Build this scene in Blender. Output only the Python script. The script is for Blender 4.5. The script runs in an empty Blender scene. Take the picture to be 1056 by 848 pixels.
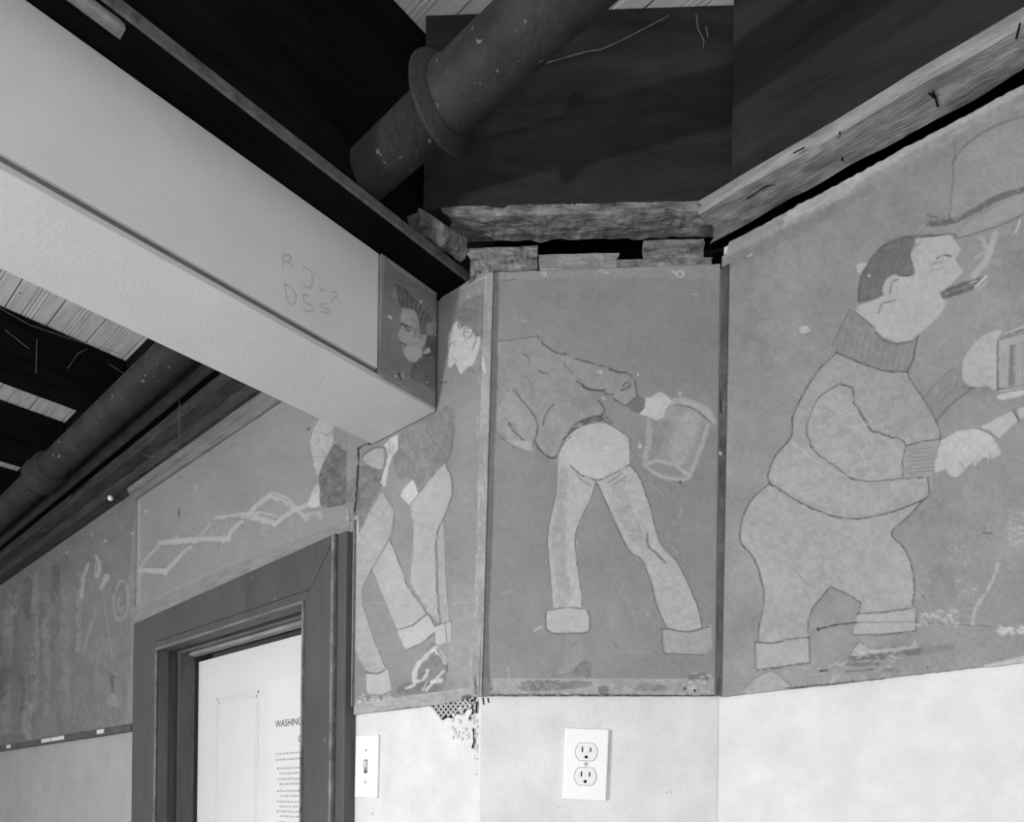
import bpy, bmesh, math, random
import numpy as np
from mathutils import Vector, Matrix, noise as mnoise

# ------------------------------------------------------------------ camera
F = 750.0; PCX = 528.0; PCY = 833.0
ROLL = math.radians(0.7); YAW = 0.728; EYE = 1.5
fw = np.array([-math.sin(YAW), math.cos(YAW), 0.0])
rt = np.array([math.cos(YAW), math.sin(YAW), 0.0])
up = np.array([0, 0, 1.0])
CAM = np.array([0, 0, EYE])
cR = math.cos(ROLL); sR = math.sin(ROLL)
scene = bpy.context.scene
col = scene.collection
cd = bpy.data.cameras.new('camera'); cam = bpy.data.objects.new('camera', cd); col.objects.link(cam)
cd.sensor_width = 36.0; cd.lens = F / 1056 * 36.0
cd.shift_y = (PCY - 424.0) / 1056.0; cd.shift_x = 0.0
cd.clip_start = 0.02; cd.clip_end = 60
right_c = cR * rt + sR * up; up_c = -sR * rt + cR * up
M = Matrix(((right_c[0], up_c[0], -fw[0], 0), (right_c[1], up_c[1], -fw[1], 0),
            (right_c[2], up_c[2], -fw[2], EYE), (0, 0, 0, 1)))
cam.matrix_world = M
scene.camera = cam

# ------------------------------------------------------------------ light, exposure
vs = scene.view_settings
vs.view_transform = 'Standard'; vs.look = 'None'; vs.gamma = 1.0; vs.exposure = 0.0
vs.use_curve_mapping = False
w = bpy.data.worlds.new('world'); scene.world = w; w.use_nodes = True
bg = w.node_tree.nodes['Background']; bg.inputs[0].default_value = (1, 1, 1, 1); bg.inputs[1].default_value = 0.05

def spot_light(name, loc, power, radius):
    l = bpy.data.lights.new(name, 'POINT'); l.energy = power; l.shadow_soft_size = radius
    o = bpy.data.objects.new(name, l); o.location = loc; col.objects.link(o); return o
spot_light('flash_lamp_near_door', (-1.16, -1.95, 1.41), 168.0, 0.04)
spot_light('flash_lamp_near_camera', (0.30, -0.85, 1.08), 34.0, 0.10)

# ------------------------------------------------------------------ pixel rays on real planes
def ray(px, py):
    a = (px - PCX) / F; b = (PCY - py) / F
    return (a * cR - b * sR) * rt + (a * sR + b * cR) * up + fw
def onp(px, py, n, p):
    r = ray(px, py); n = np.asarray(n, float); t = n @ (np.asarray(p, float) - CAM) / (n @ r)
    return CAM + t * r
def aty(px, py, y): return onp(px, py, (0, 1, 0), (0, y, 0))
def atx(px, py, x): return onp(px, py, (1, 0, 0), (x, 0, 0))
def atz(px, py, z): return onp(px, py, (0, 0, 1), (0, 0, z))
def proj(P):
    v = P - CAM; d = v @ fw; a2 = v @ rt / d; b2 = v @ up / d
    return PCX + F * (a2 * cR + b2 * sR), PCY - F * (-a2 * sR + b2 * cR)

YD = 0.836            # face of the wall with the door
YR = 1.075            # face of the right-hand wall
CA = np.array([-0.815, 0.836, 0.0]); CB = np.array([-0.522, 1.0754, 0.0])
cdir = (CB - CA) / np.linalg.norm(CB - CA)
CN = np.array([cdir[1], -cdir[0], 0.0])     # faces the room
XB = -0.929; XB2 = -1.102; ZB = 2.174; ZT = 2.372
def chamf(px, py, off=0.0): return onp(px, py, CN, CA + off * CN)

# ------------------------------------------------------------------ materials
def lin(v): return (v / 255.0) ** 2.2
def new_mat(name, rough=0.8):
    m = bpy.data.materials.new(name); m.use_nodes = True
    nt = m.node_tree; b = nt.nodes['Principled BSDF']; b.inputs['Roughness'].default_value = rough
    b.inputs['Specular IOR Level'].default_value = 0.25
    return m, nt, b
def noise_mat(name, lo, hi, scale=8, stretch=(1, 1, 1), rough=0.85, bump=0.2, detail=8, speck=None, bscale=None, spec=0.25, dist=0.0):
    m, nt, b = new_mat(name, rough); N = nt.nodes; L = nt.links
    b.inputs['Specular IOR Level'].default_value = spec
    tc = N.new('ShaderNodeTexCoord'); mp = N.new('ShaderNodeMapping'); mp.inputs['Scale'].default_value = stretch
    L.new(tc.outputs['Object'], mp.inputs[0])
    n1 = N.new('ShaderNodeTexNoise'); n1.inputs['Scale'].default_value = scale; n1.inputs['Detail'].default_value = detail
    n1.inputs['Roughness'].default_value = 0.65; n1.inputs['Distortion'].default_value = dist
    L.new(mp.outputs[0], n1.inputs['Vector'])
    cr = N.new('ShaderNodeValToRGB'); e = cr.color_ramp.elements
    e[0].position = 0.32; e[1].position = 0.68; e[0].color = (lo, lo, lo, 1); e[1].color = (hi, hi, hi, 1)
    L.new(n1.outputs['Fac'], cr.inputs[0]); out = cr.outputs[0]
    if speck:
        s_scale, thr, val = speck
        n2 = N.new('ShaderNodeTexNoise'); n2.inputs['Scale'].default_value = s_scale; n2.inputs['Detail'].default_value = 3
        L.new(tc.outputs['Object'], n2.inputs['Vector'])
        r2 = N.new('ShaderNodeValToRGB'); e2 = r2.color_ramp.elements
        e2[0].position = thr; e2[1].position = thr + 0.03; e2[0].color = (0, 0, 0, 1); e2[1].color = (1, 1, 1, 1)
        L.new(n2.outputs['Fac'], r2.inputs[0])
        mx = N.new('ShaderNodeMixRGB'); mx.inputs[2].default_value = (val, val, val, 1)
        L.new(r2.outputs[0], mx.inputs[0]); L.new(out, mx.inputs[1]); out = mx.outputs[0]
    L.new(out, b.inputs['Base Color'])
    if bump:
        n3 = N.new('ShaderNodeTexNoise'); n3.inputs['Scale'].default_value = bscale or scale * 6; n3.inputs['Detail'].default_value = 6
        L.new(mp.outputs[0], n3.inputs['Vector'])
        bp = N.new('ShaderNodeBump'); bp.inputs['Strength'].default_value = bump; bp.inputs['Distance'].default_value = 0.004
        L.new(n3.outputs['Fac'], bp.inputs['Height']); L.new(bp.outputs[0], b.inputs['Normal'])
    return m
def paint_mat(name):
    m, nt, b = new_mat(name, 0.75); N = nt.nodes; L = nt.links
    at = N.new('ShaderNodeAttribute'); at.attribute_name = 'paint'
    tc = N.new('ShaderNodeTexCoord')
    n1 = N.new('ShaderNodeTexNoise'); n1.inputs['Scale'].default_value = 260; n1.inputs['Detail'].default_value = 4
    L.new(tc.outputs['Object'], n1.inputs['Vector'])
    mr = N.new('ShaderNodeMapRange'); mr.inputs[1].default_value = 0.25; mr.inputs[2].default_value = 0.75
    mr.inputs[3].default_value = 0.92; mr.inputs[4].default_value = 1.08
    L.new(n1.outputs['Fac'], mr.inputs[0])
    vm = N.new('ShaderNodeVectorMath'); vm.operation = 'SCALE'
    L.new(at.outputs['Color'], vm.inputs[0]); L.new(mr.outputs[0], vm.inputs['Scale'])
    L.new(vm.outputs[0], b.inputs['Base Color'])
    n3 = N.new('ShaderNodeTexNoise'); n3.inputs['Scale'].default_value = 90; n3.inputs['Detail'].default_value = 8
    L.new(tc.outputs['Object'], n3.inputs['Vector'])
    bp = N.new('ShaderNodeBump'); bp.inputs['Strength'].default_value = 0.25; bp.inputs['Distance'].default_value = 0.003
    L.new(n3.outputs['Fac'], bp.inputs['Height']); L.new(bp.outputs[0], b.inputs['Normal'])
    return m

M_PLASTER = noise_mat('white_plaster', 0.64, 0.77, 14, bump=0.28, bscale=170, speck=(48, 0.735, 0.40))
M_BEAMB = noise_mat('beam_bottom_tone', 0.58, 0.64, 6, bump=0.12, bscale=200, speck=(40, 0.77, 0.30))  # underside of the beam, toned darker than its sides
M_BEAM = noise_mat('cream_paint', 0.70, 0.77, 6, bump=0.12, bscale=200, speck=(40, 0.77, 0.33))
M_GROOVE = noise_mat('gap_paint', 0.16, 0.22, 20)
M_DARK = noise_mat('dark_stained_timber', 0.006, 0.016, 5, (1.2, 1.2, 6), bump=0.5, speck=(60, 0.76, 0.11), spec=0.03)
M_DARKB = noise_mat('smoke_black_timber', 0.003, 0.010, 6, (1, 1, 5), bump=0.5, speck=(70, 0.77, 0.07), spec=0.03)
M_HEAD = noise_mat('dark_header_timber', 0.020, 0.042, 5, (1, 1, 4), bump=0.5, speck=(65, 0.76, 0.15), dist=0.5, spec=0.03)
M_PLATE = noise_mat('dusty_plate_timber', 0.025, 0.075, 6, (1.2, 8, 8), bump=0.6, speck=(65, 0.74, 0.25))
M_LIP = noise_mat('paler_timber_edge', 0.06, 0.17, 10, (6, 1, 6), bump=0.5)
M_ROT = noise_mat('rotted_timber', 0.04, 0.36, 22, (1.0, 4, 4), bump=0.6, bscale=90, dist=0.5)
M_BARE = noise_mat('bare_timber', 0.16, 0.40, 9, (0.8, 7, 7), bump=0.5, bscale=50, dist=0.2)
M_BEAD = noise_mat('beadboard_paint', 0.55, 0.78, 7, (1, 9, 1), bump=0.3, speck=(30, 0.72, 0.12))
M_PIPE = noise_mat('cast_iron', 0.016, 0.038, 16, rough=0.65, bump=0.5, bscale=120, speck=(75, 0.68, 0.16), spec=0.25)
M_PIPED = noise_mat('dusty_conduit', 0.05, 0.11, 20, rough=0.7)
M_CASING = noise_mat('grey_brown_casing_paint', 0.068, 0.092, 7, (2, 2, .7), rough=0.55, bump=0.4, speck=(55, 0.73, 0.22), spec=0.4)
M_CASEDGE = noise_mat('worn_casing_edge', 0.10, 0.28, 30, bump=0.3)
M_JAMB = noise_mat('jamb_paint', 0.07, 0.11, 9, (6, 6, 1), rough=0.6, bump=0.4, speck=(50, 0.72, 0.2))
M_DOOR = noise_mat('white_door_paint', 0.70, 0.76, 4, rough=0.5, bump=0.1)
M_DOORP = noise_mat('white_door_moulding', 0.66, 0.72, 4, rough=0.5, bump=0.1)
M_PAPER = noise_mat('paper', 0.74, 0.78, 4, rough=0.7, bump=0.0)
M_INK = noise_mat('ink', 0.05, 0.08, 4, bump=0.0)
M_INK2 = noise_mat('small_print_ink', 0.30, 0.42, 40, bump=0.0)
M_PENCIL = noise_mat('pencil', 0.48, 0.60, 60, bump=0.0)
M_BLACK = noise_mat('void_black', 0.001, 0.003, 5, bump=0.0)
M_PLASTIC = noise_mat('white_plastic', 0.90, 0.93, 4, rough=0.35, bump=0.0, spec=0.5)
M_PLASTICG = noise_mat('grey_plastic', 0.82, 0.86, 4, rough=0.4, bump=0.0, spec=0.5)
M_SEAM = noise_mat('plate_seam', 0.25, 0.35, 4, bump=0.0)
M_SCREW = noise_mat('screw', 0.35, 0.5, 90, rough=0.4, bump=0.0, spec=0.6)
M_TRIM = noise_mat('grey_moulding', 0.12, 0.22, 9, (1, 8, 8), bump=0.3)
M_LATH = noise_mat('plaster_coated_lath', 0.50, 0.72, 60, bump=0.8)
M_WEB = noise_mat('cobweb_thread', 0.10, 0.25, 60, bump=0.0)
M_FLOOR = noise_mat('concrete_floor', 0.20, 0.32, 3, bump=0.3)
M_RAIL = noise_mat('rail_paint', 0.07, 0.13, 12, (1, 4, 4), bump=0.3)
M_PAINT = paint_mat('mural_paint')

# ------------------------------------------------------------------ object helpers
def tag(o, label=None, cat=None, group=None, kind=None):
    if label: o['label'] = label
    if cat: o['category'] = cat
    if group: o['group'] = group
    if kind: o['kind'] = kind
    return o
def obj(name, bm, mat, parent=None, smooth=False):
    me = bpy.data.meshes.new(name); bmesh.ops.recalc_face_normals(bm, faces=bm.faces[:]); bm.to_mesh(me); bm.free()
    me.materials.append(mat)
    if smooth:
        for p in me.polygons: p.use_smooth = True
    o = bpy.data.objects.new(name, me); col.objects.link(o)
    if parent is not None:
        o.parent = parent; o.matrix_parent_inverse = parent.matrix_world.inverted()
    return o
def thing(name, label, cat, loc=(0, 0, 0), rz=0.0, group=None):
    o = bpy.data.objects.new(name, None); col.objects.link(o)
    o.matrix_world = Matrix.Translation(Vector([float(c) for c in loc])) @ Matrix.Rotation(rz, 4, 'Z'); o.empty_display_size = 0.05
    tag(o, label, cat, group); return o
def box(bm, x0, x1, y0, y1, z0, z1, bev=0.0, T=None):
    r = bmesh.ops.create_cube(bm, size=1.0)
    vs_ = r['verts']
    for v in vs_:
        v.co = Vector(((x0 + x1) / 2 + v.co.x * (x1 - x0), (y0 + y1) / 2 + v.co.y * (y1 - y0), (z0 + z1) / 2 + v.co.z * (z1 - z0)))
    if bev:
        es = list({e for v in vs_ for e in v.link_edges})
        r2 = bmesh.ops.bevel(bm, geom=es, offset=bev, segments=2, affect='EDGES', profile=0.6)
        vs_ = list({v for f in r2['faces'] for v in f.verts} | {v for v in vs_ if v.is_valid})
    if T is not None:
        for v in vs_: v.co = T @ v.co
    return vs_
def boxo(name, mat, b, parent=None, bev=0.002, T=None):
    bm = bmesh.new(); box(bm, *b, bev=bev, T=T); return obj(name, bm, mat, parent)
def lathe(bm, prof, origin, axis='X', seg=48, cap=True):
    """prof: list of (along, radius)"""
    o = Vector(origin); rings = []
    for a, r in prof:
        ring = []
        for k in range(seg):
            t = 2 * math.pi * k / seg; c, s = math.cos(t) * r, math.sin(t) * r
            p = {'X': Vector((a, c, s)), 'Y': Vector((c, a, s)), 'Z': Vector((c, s, a))}[axis]
            ring.append(bm.verts.new(o + p))
        rings.append(ring)
    for r0, r1 in zip(rings, rings[1:]):
        for k in range(seg):
            bm.faces.new((r0[k], r0[(k + 1) % seg], r1[(k + 1) % seg], r1[k]))
    if cap:
        bm.faces.new(rings[0]); bm.faces.new(rings[-1])
def tube(bm, pts, r, seg=6):
    rings = []
    n = len(pts); pts = [Vector(p) for p in pts]
    for i, p in enumerate(pts):
        d = (pts[min(i + 1, n - 1)] - pts[max(i - 1, 0)]).normalized()
        a = d.cross(Vector((0, 0, 1)));
        if a.length < 1e-3: a = Vector((1, 0, 0))
        a.normalize(); b = d.cross(a)
        rr = r[i] if isinstance(r, (list, tuple)) else r
        rings.append([bm.verts.new(p + a * math.cos(2 * math.pi * k / seg) * rr + b * math.sin(2 * math.pi * k / seg) * rr) for k in range(seg)])
    for r0, r1 in zip(rings, rings[1:]):
        for k in range(seg): bm.faces.new((r0[k], r0[(k + 1) % seg], r1[(k + 1) % seg], r1[k]))
    bm.faces.new(rings[0]); bm.faces.new(rings[-1])
def rag_board(name, mat, A, B, prof_w, prof_h, side, parent=None, amp=0.003, seed=0, nseg=90, wfun=None, freq=30, jag=0.0):
    """A,B: start and end of the lower outer edge line; side: horizontal unit vector across; w across, h up. ragged."""
    A = Vector([float(c) for c in A]); B = Vector([float(c) for c in B]); side = Vector([float(c) for c in side]); L = (B - A).length
    bm = bmesh.new(); nw, nh = 6, 5; rings = []
    d = (B - A).normalized(); upv = Vector((0, 0, 1))
    for i in range(nseg + 1):
        t = i / nseg; P = A + (B - A) * t
        o0, o1, hb, ht = (wfun(t) if wfun else (0.0, prof_w, 0.0, prof_h))
        per = []
        for k in range(nw): per.append((o0 + (o1 - o0) * k / nw, hb))
        for k in range(nh): per.append((o1, hb + (ht - hb) * k / nh))
        for k in range(nw): per.append((o1 + (o0 - o1) * k / nw, ht))
        for k in range(nh): per.append((o0, ht + (hb - ht) * k / nh))
        ring = []
        for (s_, h_) in per:
            q = P + side * s_ + upv * h_
            nz = mnoise.turbulence(Vector((q.x * freq + seed, q.y * freq, q.z * freq)), 4, False) - 0.5
            nz2 = mnoise.noise(Vector((t * L * 22 + seed * 3.1, s_ * 30, h_ * 30)))
            ring.append(bm.verts.new(q + side * (nz * amp + nz2 * amp * 0.7) + upv * (nz2 * amp * 0.8 + nz * amp) + (d * (nz * jag) if i in (0, nseg) else Vector((0, 0, 0)))))
        rings.append(ring)
    n = len(rings[0])
    for r0, r1 in zip(rings, rings[1:]):
        for k in range(n): bm.faces.new((r0[k], r0[(k + 1) % n], r1[(k + 1) % n], r1[k]))
    bm.faces.new(rings[0]); bm.faces.new(rings[-1])
    o = obj(name, bm, mat, parent)
    # local frame along the board so grain follows it
    ang = math.atan2(d.y, d.x); R = Matrix.Rotation(ang, 4, 'Z'); Mx = Matrix.Translation(A) @ R
    o.data.transform(Mx.inverted()); o.matrix_world = Mx
    return o
def prism(name, mat, pts, nrm, th, parent=None):
    """polygon (3D points, coplanar) extruded by -nrm*th"""
    bm = bmesh.new(); nrm = Vector([float(c) for c in nrm])
    f = [bm.verts.new(Vector([float(c) for c in p])) for p in pts]; b = [bm.verts.new(v.co - nrm * th) for v in f]
    bm.faces.new(f); bm.faces.new(b[::-1]); n = len(f)
    for k in range(n): bm.faces.new((f[k], f[(k + 1) % n], b[(k + 1) % n], b[k]))
    return obj(name, bm, mat, parent)

# ------------------------------------------------------------------ paint canvas (drawn strokes -> paint colour per vertex)
def smooth_noise(h, w, cell, rng, ax=1.0):
    gh, gw = int(h / (cell * ax)) + 3, int(w / cell) + 3
    g = rng.random((gh, gw)); yy = np.arange(h) / (cell * ax); xx = np.arange(w) / cell
    yi = yy.astype(int); xi = xx.astype(int); fy = (yy - yi)[:, None]; fx = (xx - xi)[None, :]
    fy = fy * fy * (3 - 2 * fy); fx = fx * fx * (3 - 2 * fx)
    a = g[yi][:, xi]; b = g[yi][:, xi + 1]; c = g[yi + 1][:, xi]; d = g[yi + 1][:, xi + 1]
    return (a * (1 - fx) + b * fx) * (1 - fy) + (c * (1 - fx) + d * fx) * fy - 0.5
def catmull(pts, closed, sub=6):
    P = [np.array(p, float) for p in pts]; n = len(P); out = []
    rngi = range(n) if closed else range(n - 1)
    for i in rngi:
        if closed: p0, p1, p2, p3 = P[i - 1], P[i], P[(i + 1) % n], P[(i + 2) % n]
        else: p0, p1, p2, p3 = P[max(i - 1, 0)], P[i], P[i + 1], P[min(i + 2, n - 1)]
        for k in range(sub):
            t = k / sub; t2 = t * t; t3 = t2 * t
            out.append(0.5 * ((2 * p1) + (-p0 + p2) * t + (2 * p0 - 5 * p1 + 4 * p2 - p3) * t2 + (-p0 + 3 * p1 - 3 * p2 + p3) * t3))
    if not closed: out.append(P[-1])
    return np.array(out)
class Canvas:
    SS = 3
    def __init__(s, x0, y0, x1, y1, base, seed=1, mott=7):
        s.x0, s.y0 = x0, y0; s.w = int((x1 - x0) * s.SS); s.h = int((y1 - y0) * s.SS)
        s.rng = np.random.default_rng(seed); q = s.SS
        s.n_big = smooth_noise(s.h, s.w, 40 * q, s.rng) + 0.6 * smooth_noise(s.h, s.w, 15 * q, s.rng)
        s.n_mid = smooth_noise(s.h, s.w, 5 * q, s.rng) + 0.7 * smooth_noise(s.h, s.w, 2 * q, s.rng)
        s.n_fine = smooth_noise(s.h, s.w, 1.0 * q, s.rng)
        s.a = np.full((s.h, s.w), float(base)) + s.n_big * mott * 1.6 + s.n_mid * mott * 1.0 + s.n_fine * mott * 0.8
        s.C = (0, 0, 1.0)
    def frame(s, ox, oy, k): s.C = (ox, oy, k); return s
    def cv(s, pts):
        ox, oy, k = s.C
        return (np.array(pts, float) / k + np.array([ox - s.x0, oy - s.y0])) * s.SS
    def _mask(s, P, pad=6):
        x0 = max(int(P[:, 0].min()) - pad, 0); x1 = min(int(P[:, 0].max()) + pad, s.w)
        y0 = max(int(P[:, 1].min()) - pad, 0); y1 = min(int(P[:, 1].max()) + pad, s.h)
        return x0, x1, y0, y1
    def poly(s, pts, v, alpha=1.0, tex=6, rough=1.0, smooth=True, blur=0, dry=0.0):
        P = s.cv(pts); P = catmull(P, True) if smooth else P
        x0, x1, y0, y1 = s._mask(P, 8 + int(blur * 3))
        if x1 <= x0 or y1 <= y0: return
        X, Y = np.meshgrid(np.arange(x0, x1) + 0.5, np.arange(y0, y1) + 0.5)
        nz = s.n_mid[y0:y1, x0:x1]; nf = s.n_fine[y0:y1, x0:x1]
        X = X + nz * rough * 2.2 + nf * rough * 1.2; Y = Y + nf * rough * 2.0 - nz * rough * 1.5
        ins = np.zeros(X.shape, bool); n = len(P)
        for i in range(n):
            ax, ay = P[i]; bx, by = P[(i + 1) % n]
            if ay == by: continue
            c = ((ay > Y) != (by > Y)) & (X < (bx - ax) * (Y - ay) / (by - ay) + ax); ins ^= c
        m = ins.astype(float)
        r = max(1, int(blur * s.SS)) if blur else 1
        k = np.ones(2 * r + 1) / (2 * r + 1)
        m = np.apply_along_axis(lambda q: np.convolve(q, k, 'same'), 0, m); m = np.apply_along_axis(lambda q: np.convolve(q, k, 'same'), 1, m)
        if dry: m = m * np.clip(0.5 + (nz + nf * 0.8) * 2.2 + (1 - dry), 0, 1)
        m = m * alpha
        A = s.a[y0:y1, x0:x1]; A[:] = A * (1 - m) + (v + nz * tex * 1.6 + nf * tex * 0.6 + s.n_big[y0:y1, x0:x1] * tex) * m
    def line(s, pts, wd=1.6, v=72, alpha=0.8, smooth=True, rough=1.0, dry=0.35, taper=False):
        P = s.cv(pts); P = catmull(P, False) if smooth and len(P) > 2 else P
        wd = wd * s.SS / 2 * (.9 if v < 110 else 1)
        x0, x1, y0, y1 = s._mask(P, int(wd * 2 + 9))
        if x1 <= x0 or y1 <= y0: return
        X, Y = np.meshgrid(np.arange(x0, x1) + 0.5, np.arange(y0, y1) + 0.5)
        nz = s.n_mid[y0:y1, x0:x1]; nf = s.n_fine[y0:y1, x0:x1]
        X = X + nz * rough * 2.5; Y = Y - nz * rough * 2.5
        D = np.full(X.shape, 1e9); n = len(P)
        for i in range(n - 1):
            a = P[i]; b = P[i + 1]; d = b - a; L2 = d @ d + 1e-9
            t = np.clip(((X - a[0]) * d[0] + (Y - a[1]) * d[1]) / L2, 0, 1)
            q = np.hypot(X - a[0] - t * d[0], Y - a[1] - t * d[1])
            if taper: q = q + wd * 0.8 * ((i + t) / (n - 1))
            D = np.minimum(D, q)
        ww = wd * (1 + 0.5 * nz)
        m = np.clip((ww - D) / (1.2 + 0.25 * wd) + 0.5, 0, 1)
        alpha = alpha * (.88 if v < 110 else 1); dry = dry + (.45 if v < 110 else 0)
        m = m * np.clip(1.05 + (nf * 2 + nz * 1.3) * dry, 0, 1) * alpha
        A = s.a[y0:y1, x0:x1]; A[:] = A * (1 - m) + v * m
    def scrub(s, n, box, v, wd=(0.6, 1.6), ln=(2, 6), ang=None, alpha=0.6, spread=0.4):
        x0, y0, x1, y1 = box
        for _ in range(n):
            x = s.rng.uniform(x0, x1); y = s.rng.uniform(y0, y1); L = s.rng.uniform(*ln)
            a = s.rng.uniform(0, math.pi) if ang is None else ang + s.rng.normal() * spread
            k = s.C[2]; dx, dy = math.cos(a) * L * k, math.sin(a) * L * k
            s.line([(x - dx / 2, y - dy / 2), (x + dx / 2, y + dy / 2)], s.rng.uniform(*wd), v, alpha)
    def dots(s, pts, r, v):
        for (x, y) in pts: s.line([(x, y), (x + 0.3, y + 0.2)], r, v, 0.95, dry=0)
    def sample(s, px, py):
        x = np.clip((px - s.x0) * s.SS, 0, s.w - 1.001); y = np.clip((py - s.y0) * s.SS, 0, s.h - 1.001)
        xi = x.astype(int); yi = y.astype(int); fx = x - xi; fy = y - yi
        A = s.a; xi1 = np.minimum(xi + 1, s.w - 1); yi1 = np.minimum(yi + 1, s.h - 1)
        return (A[yi, xi] * (1 - fx) + A[yi, xi1] * fx) * (1 - fy) + (A[yi1, xi] * (1 - fx) + A[yi1, xi1] * fx) * fy
BASE_ALB = 0.285
def paint_board(name, canvas, quad, nrm, nu, nv, th, top=None, bot=None, parent=None):
    """quad: world points TL,TR,BR,BL.  top/bot: functions u->offset in metres (edge shape)."""
    TL, TR, BR, BL = [np.asarray(q, float) for q in quad]
    U = np.linspace(0, 1, nu + 1); V = np.linspace(0, 1, nv + 1)
    to = np.array([top(u) if top else 0 for u in U]); bo = np.array([bot(u) if bot else 0 for u in U])
    T = TL[None] + (TR - TL)[None] * U[:, None]; B = BL[None] + (BR - BL)[None] * U[:, None]
    T = T + to[:, None] * up; B = B + bo[:, None] * up
    G = T[None] * (1 - V[:, None, None]) + B[None] * V[:, None, None]        # (nv+1, nu+1, 3)
    fr = G.reshape(-1, 3); px, py = proj(fr); val = canvas.sample(px, py)
    alb = BASE_ALB * (np.clip(val, 4, 250) / 130.0) ** 2.2
    W_ = nu + 1
    idx = np.arange((nv) * (nu)); r = idx // nu; c = idx % nu; a = r * W_ + c
    quads = np.stack([a, a + W_, a + W_ + 1, a + 1], 1)
    # rim
    rim = list(range(0, W_)) + [k * W_ + nu for k in range(1, nv + 1)] + [nv * W_ + k for k in range(nu - 1, -1, -1)] + [k * W_ for k in range(nv - 1, 0, -1)]
    nb = len(rim); base = len(fr); back = fr[rim] - np.asarray(nrm, float) * th
    ii = np.arange(nb); rimA = np.array(rim)
    sq = np.stack([rimA[ii], rimA[(ii + 1) % nb], base + (ii + 1) % nb, base + ii], 1)
    verts = np.concatenate([fr, back]); faces = np.concatenate([quads, sq])
    albs = np.concatenate([alb, alb[rim] * 0.8])
    me = bpy.data.meshes.new(name); me.vertices.add(len(verts)); me.vertices.foreach_set('co', verts.astype(np.float32).ravel())
    me.loops.add(len(faces) * 4); me.polygons.add(len(faces))
    me.loops.foreach_set('vertex_index', faces.astype(np.int32).ravel())
    me.polygons.foreach_set('loop_start', (np.arange(len(faces)) * 4).astype(np.int32))
    me.polygons.foreach_set('loop_total', np.full(len(faces), 4, np.int32))
    me.update(calc_edges=True); me.validate()
    ca = me.color_attributes.new('paint', 'FLOAT_COLOR', 'POINT')
    cc = np.ones((len(verts), 4), np.float32); cc[:, :3] = albs[:, None]; ca.data.foreach_set('color', cc.ravel())
    me.materials.append(M_PAINT)
    # origin at the board's own lower corner
    o = bpy.data.objects.new(name, me); col.objects.link(o)
    og = Vector([float(c) for c in BL]); me.transform(Matrix.Translation(-og)); o.location = og
    if parent is not None: o.parent = parent; o.matrix_parent_inverse = parent.matrix_world.inverted()
    return o
def edge_noise(seed, amp, f=12):
    return lambda u: amp * (mnoise.noise(Vector((u * f, seed, 0))) + 0.6 * mnoise.noise(Vector((u * f * 4, seed, 3))))
def pxcurve(pts, plane, TL, TR):
    """edge given in photo pixels on a wall plane -> offset function above the straight edge TL-TR"""
    W = [plane(*p) for p in pts]; d = (TR - TL)[:2]; L = np.linalg.norm(d); d = d / L
    us = [((w_ - TL)[:2] @ d) / L for w_ in W]; zs = [w_[2] - (TL[2] + (TR[2] - TL[2]) * u) for w_, u in zip(W, us)]
    o = np.argsort(us); us = np.array(us)[o]; zs = np.array(zs)[o]
    return lambda u: float(np.interp(u, us, zs))

# ================================================================== THE ROOM
def struct(name, mat, b, T=None):
    o = boxo(name, mat, b, bev=0, T=T); o['kind'] = 'structure'; return o
struct('floor', M_FLOOR, (-5.2, 3.2, -3.2, 2.2, -0.1, 0.0))
struct('wall_back', M_PLASTER, (-5.2, 3.2, -3.3, -3.2, 0, 2.76))
struct('wall_east', M_PLASTER, (3.1, 3.2, -3.2, 2.2, 0, 2.76))
struct('wall_west', M_PLASTER, (-5.2, -5.1, -3.2, 2.2, 0, 2.76))
struct('wall_right', M_PLASTER, (CB[0] - 0.004, 3.1, YR + 0.006, YR + 0.12, 0, 2.395))
# left wall, in three stretches round the door opening
bm = bmesh.new()
OX0, OX1, OZ = -2.02, -1.27, 1.935
box(bm, OX1, CA[0] - 0.003, YD + 0.006, YD + 0.14, 0, 2.36)
box(bm, OX0, OX1, YD + 0.006, YD + 0.14, OZ, 2.39)
o = obj('wall_left', bm, M_PLASTER); o['kind'] = 'structure'
struct('wall_far_left', noise_mat('darker_plaster', 0.36, 0.43, 9, bump=0.45, bscale=110, speck=(34, 0.745, 0.25)), (-5.1, OX0, YD + 0.006, YD + 0.14, 0, 2.39))  # this stretch is toned darker than the rest of the left wall
p0 = CA - CN * 0.006 ; p1 = CB - CN * 0.006
o = prism('wall_corner', M_PLASTER, [(p0[0], p0[1], 0), (p1[0], p1[1], 0), (p1[0], p1[1], 2.36), (p0[0], p0[1], 2.36)], CN, 0.05)
o['kind'] = 'structure'
# black sheet standing for the darkness of the joist space above the walls
struct('void_backing_1', M_BLACK, (-5.1, 3.1, 1.26, 1.30, 2.30, 2.80))

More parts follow.
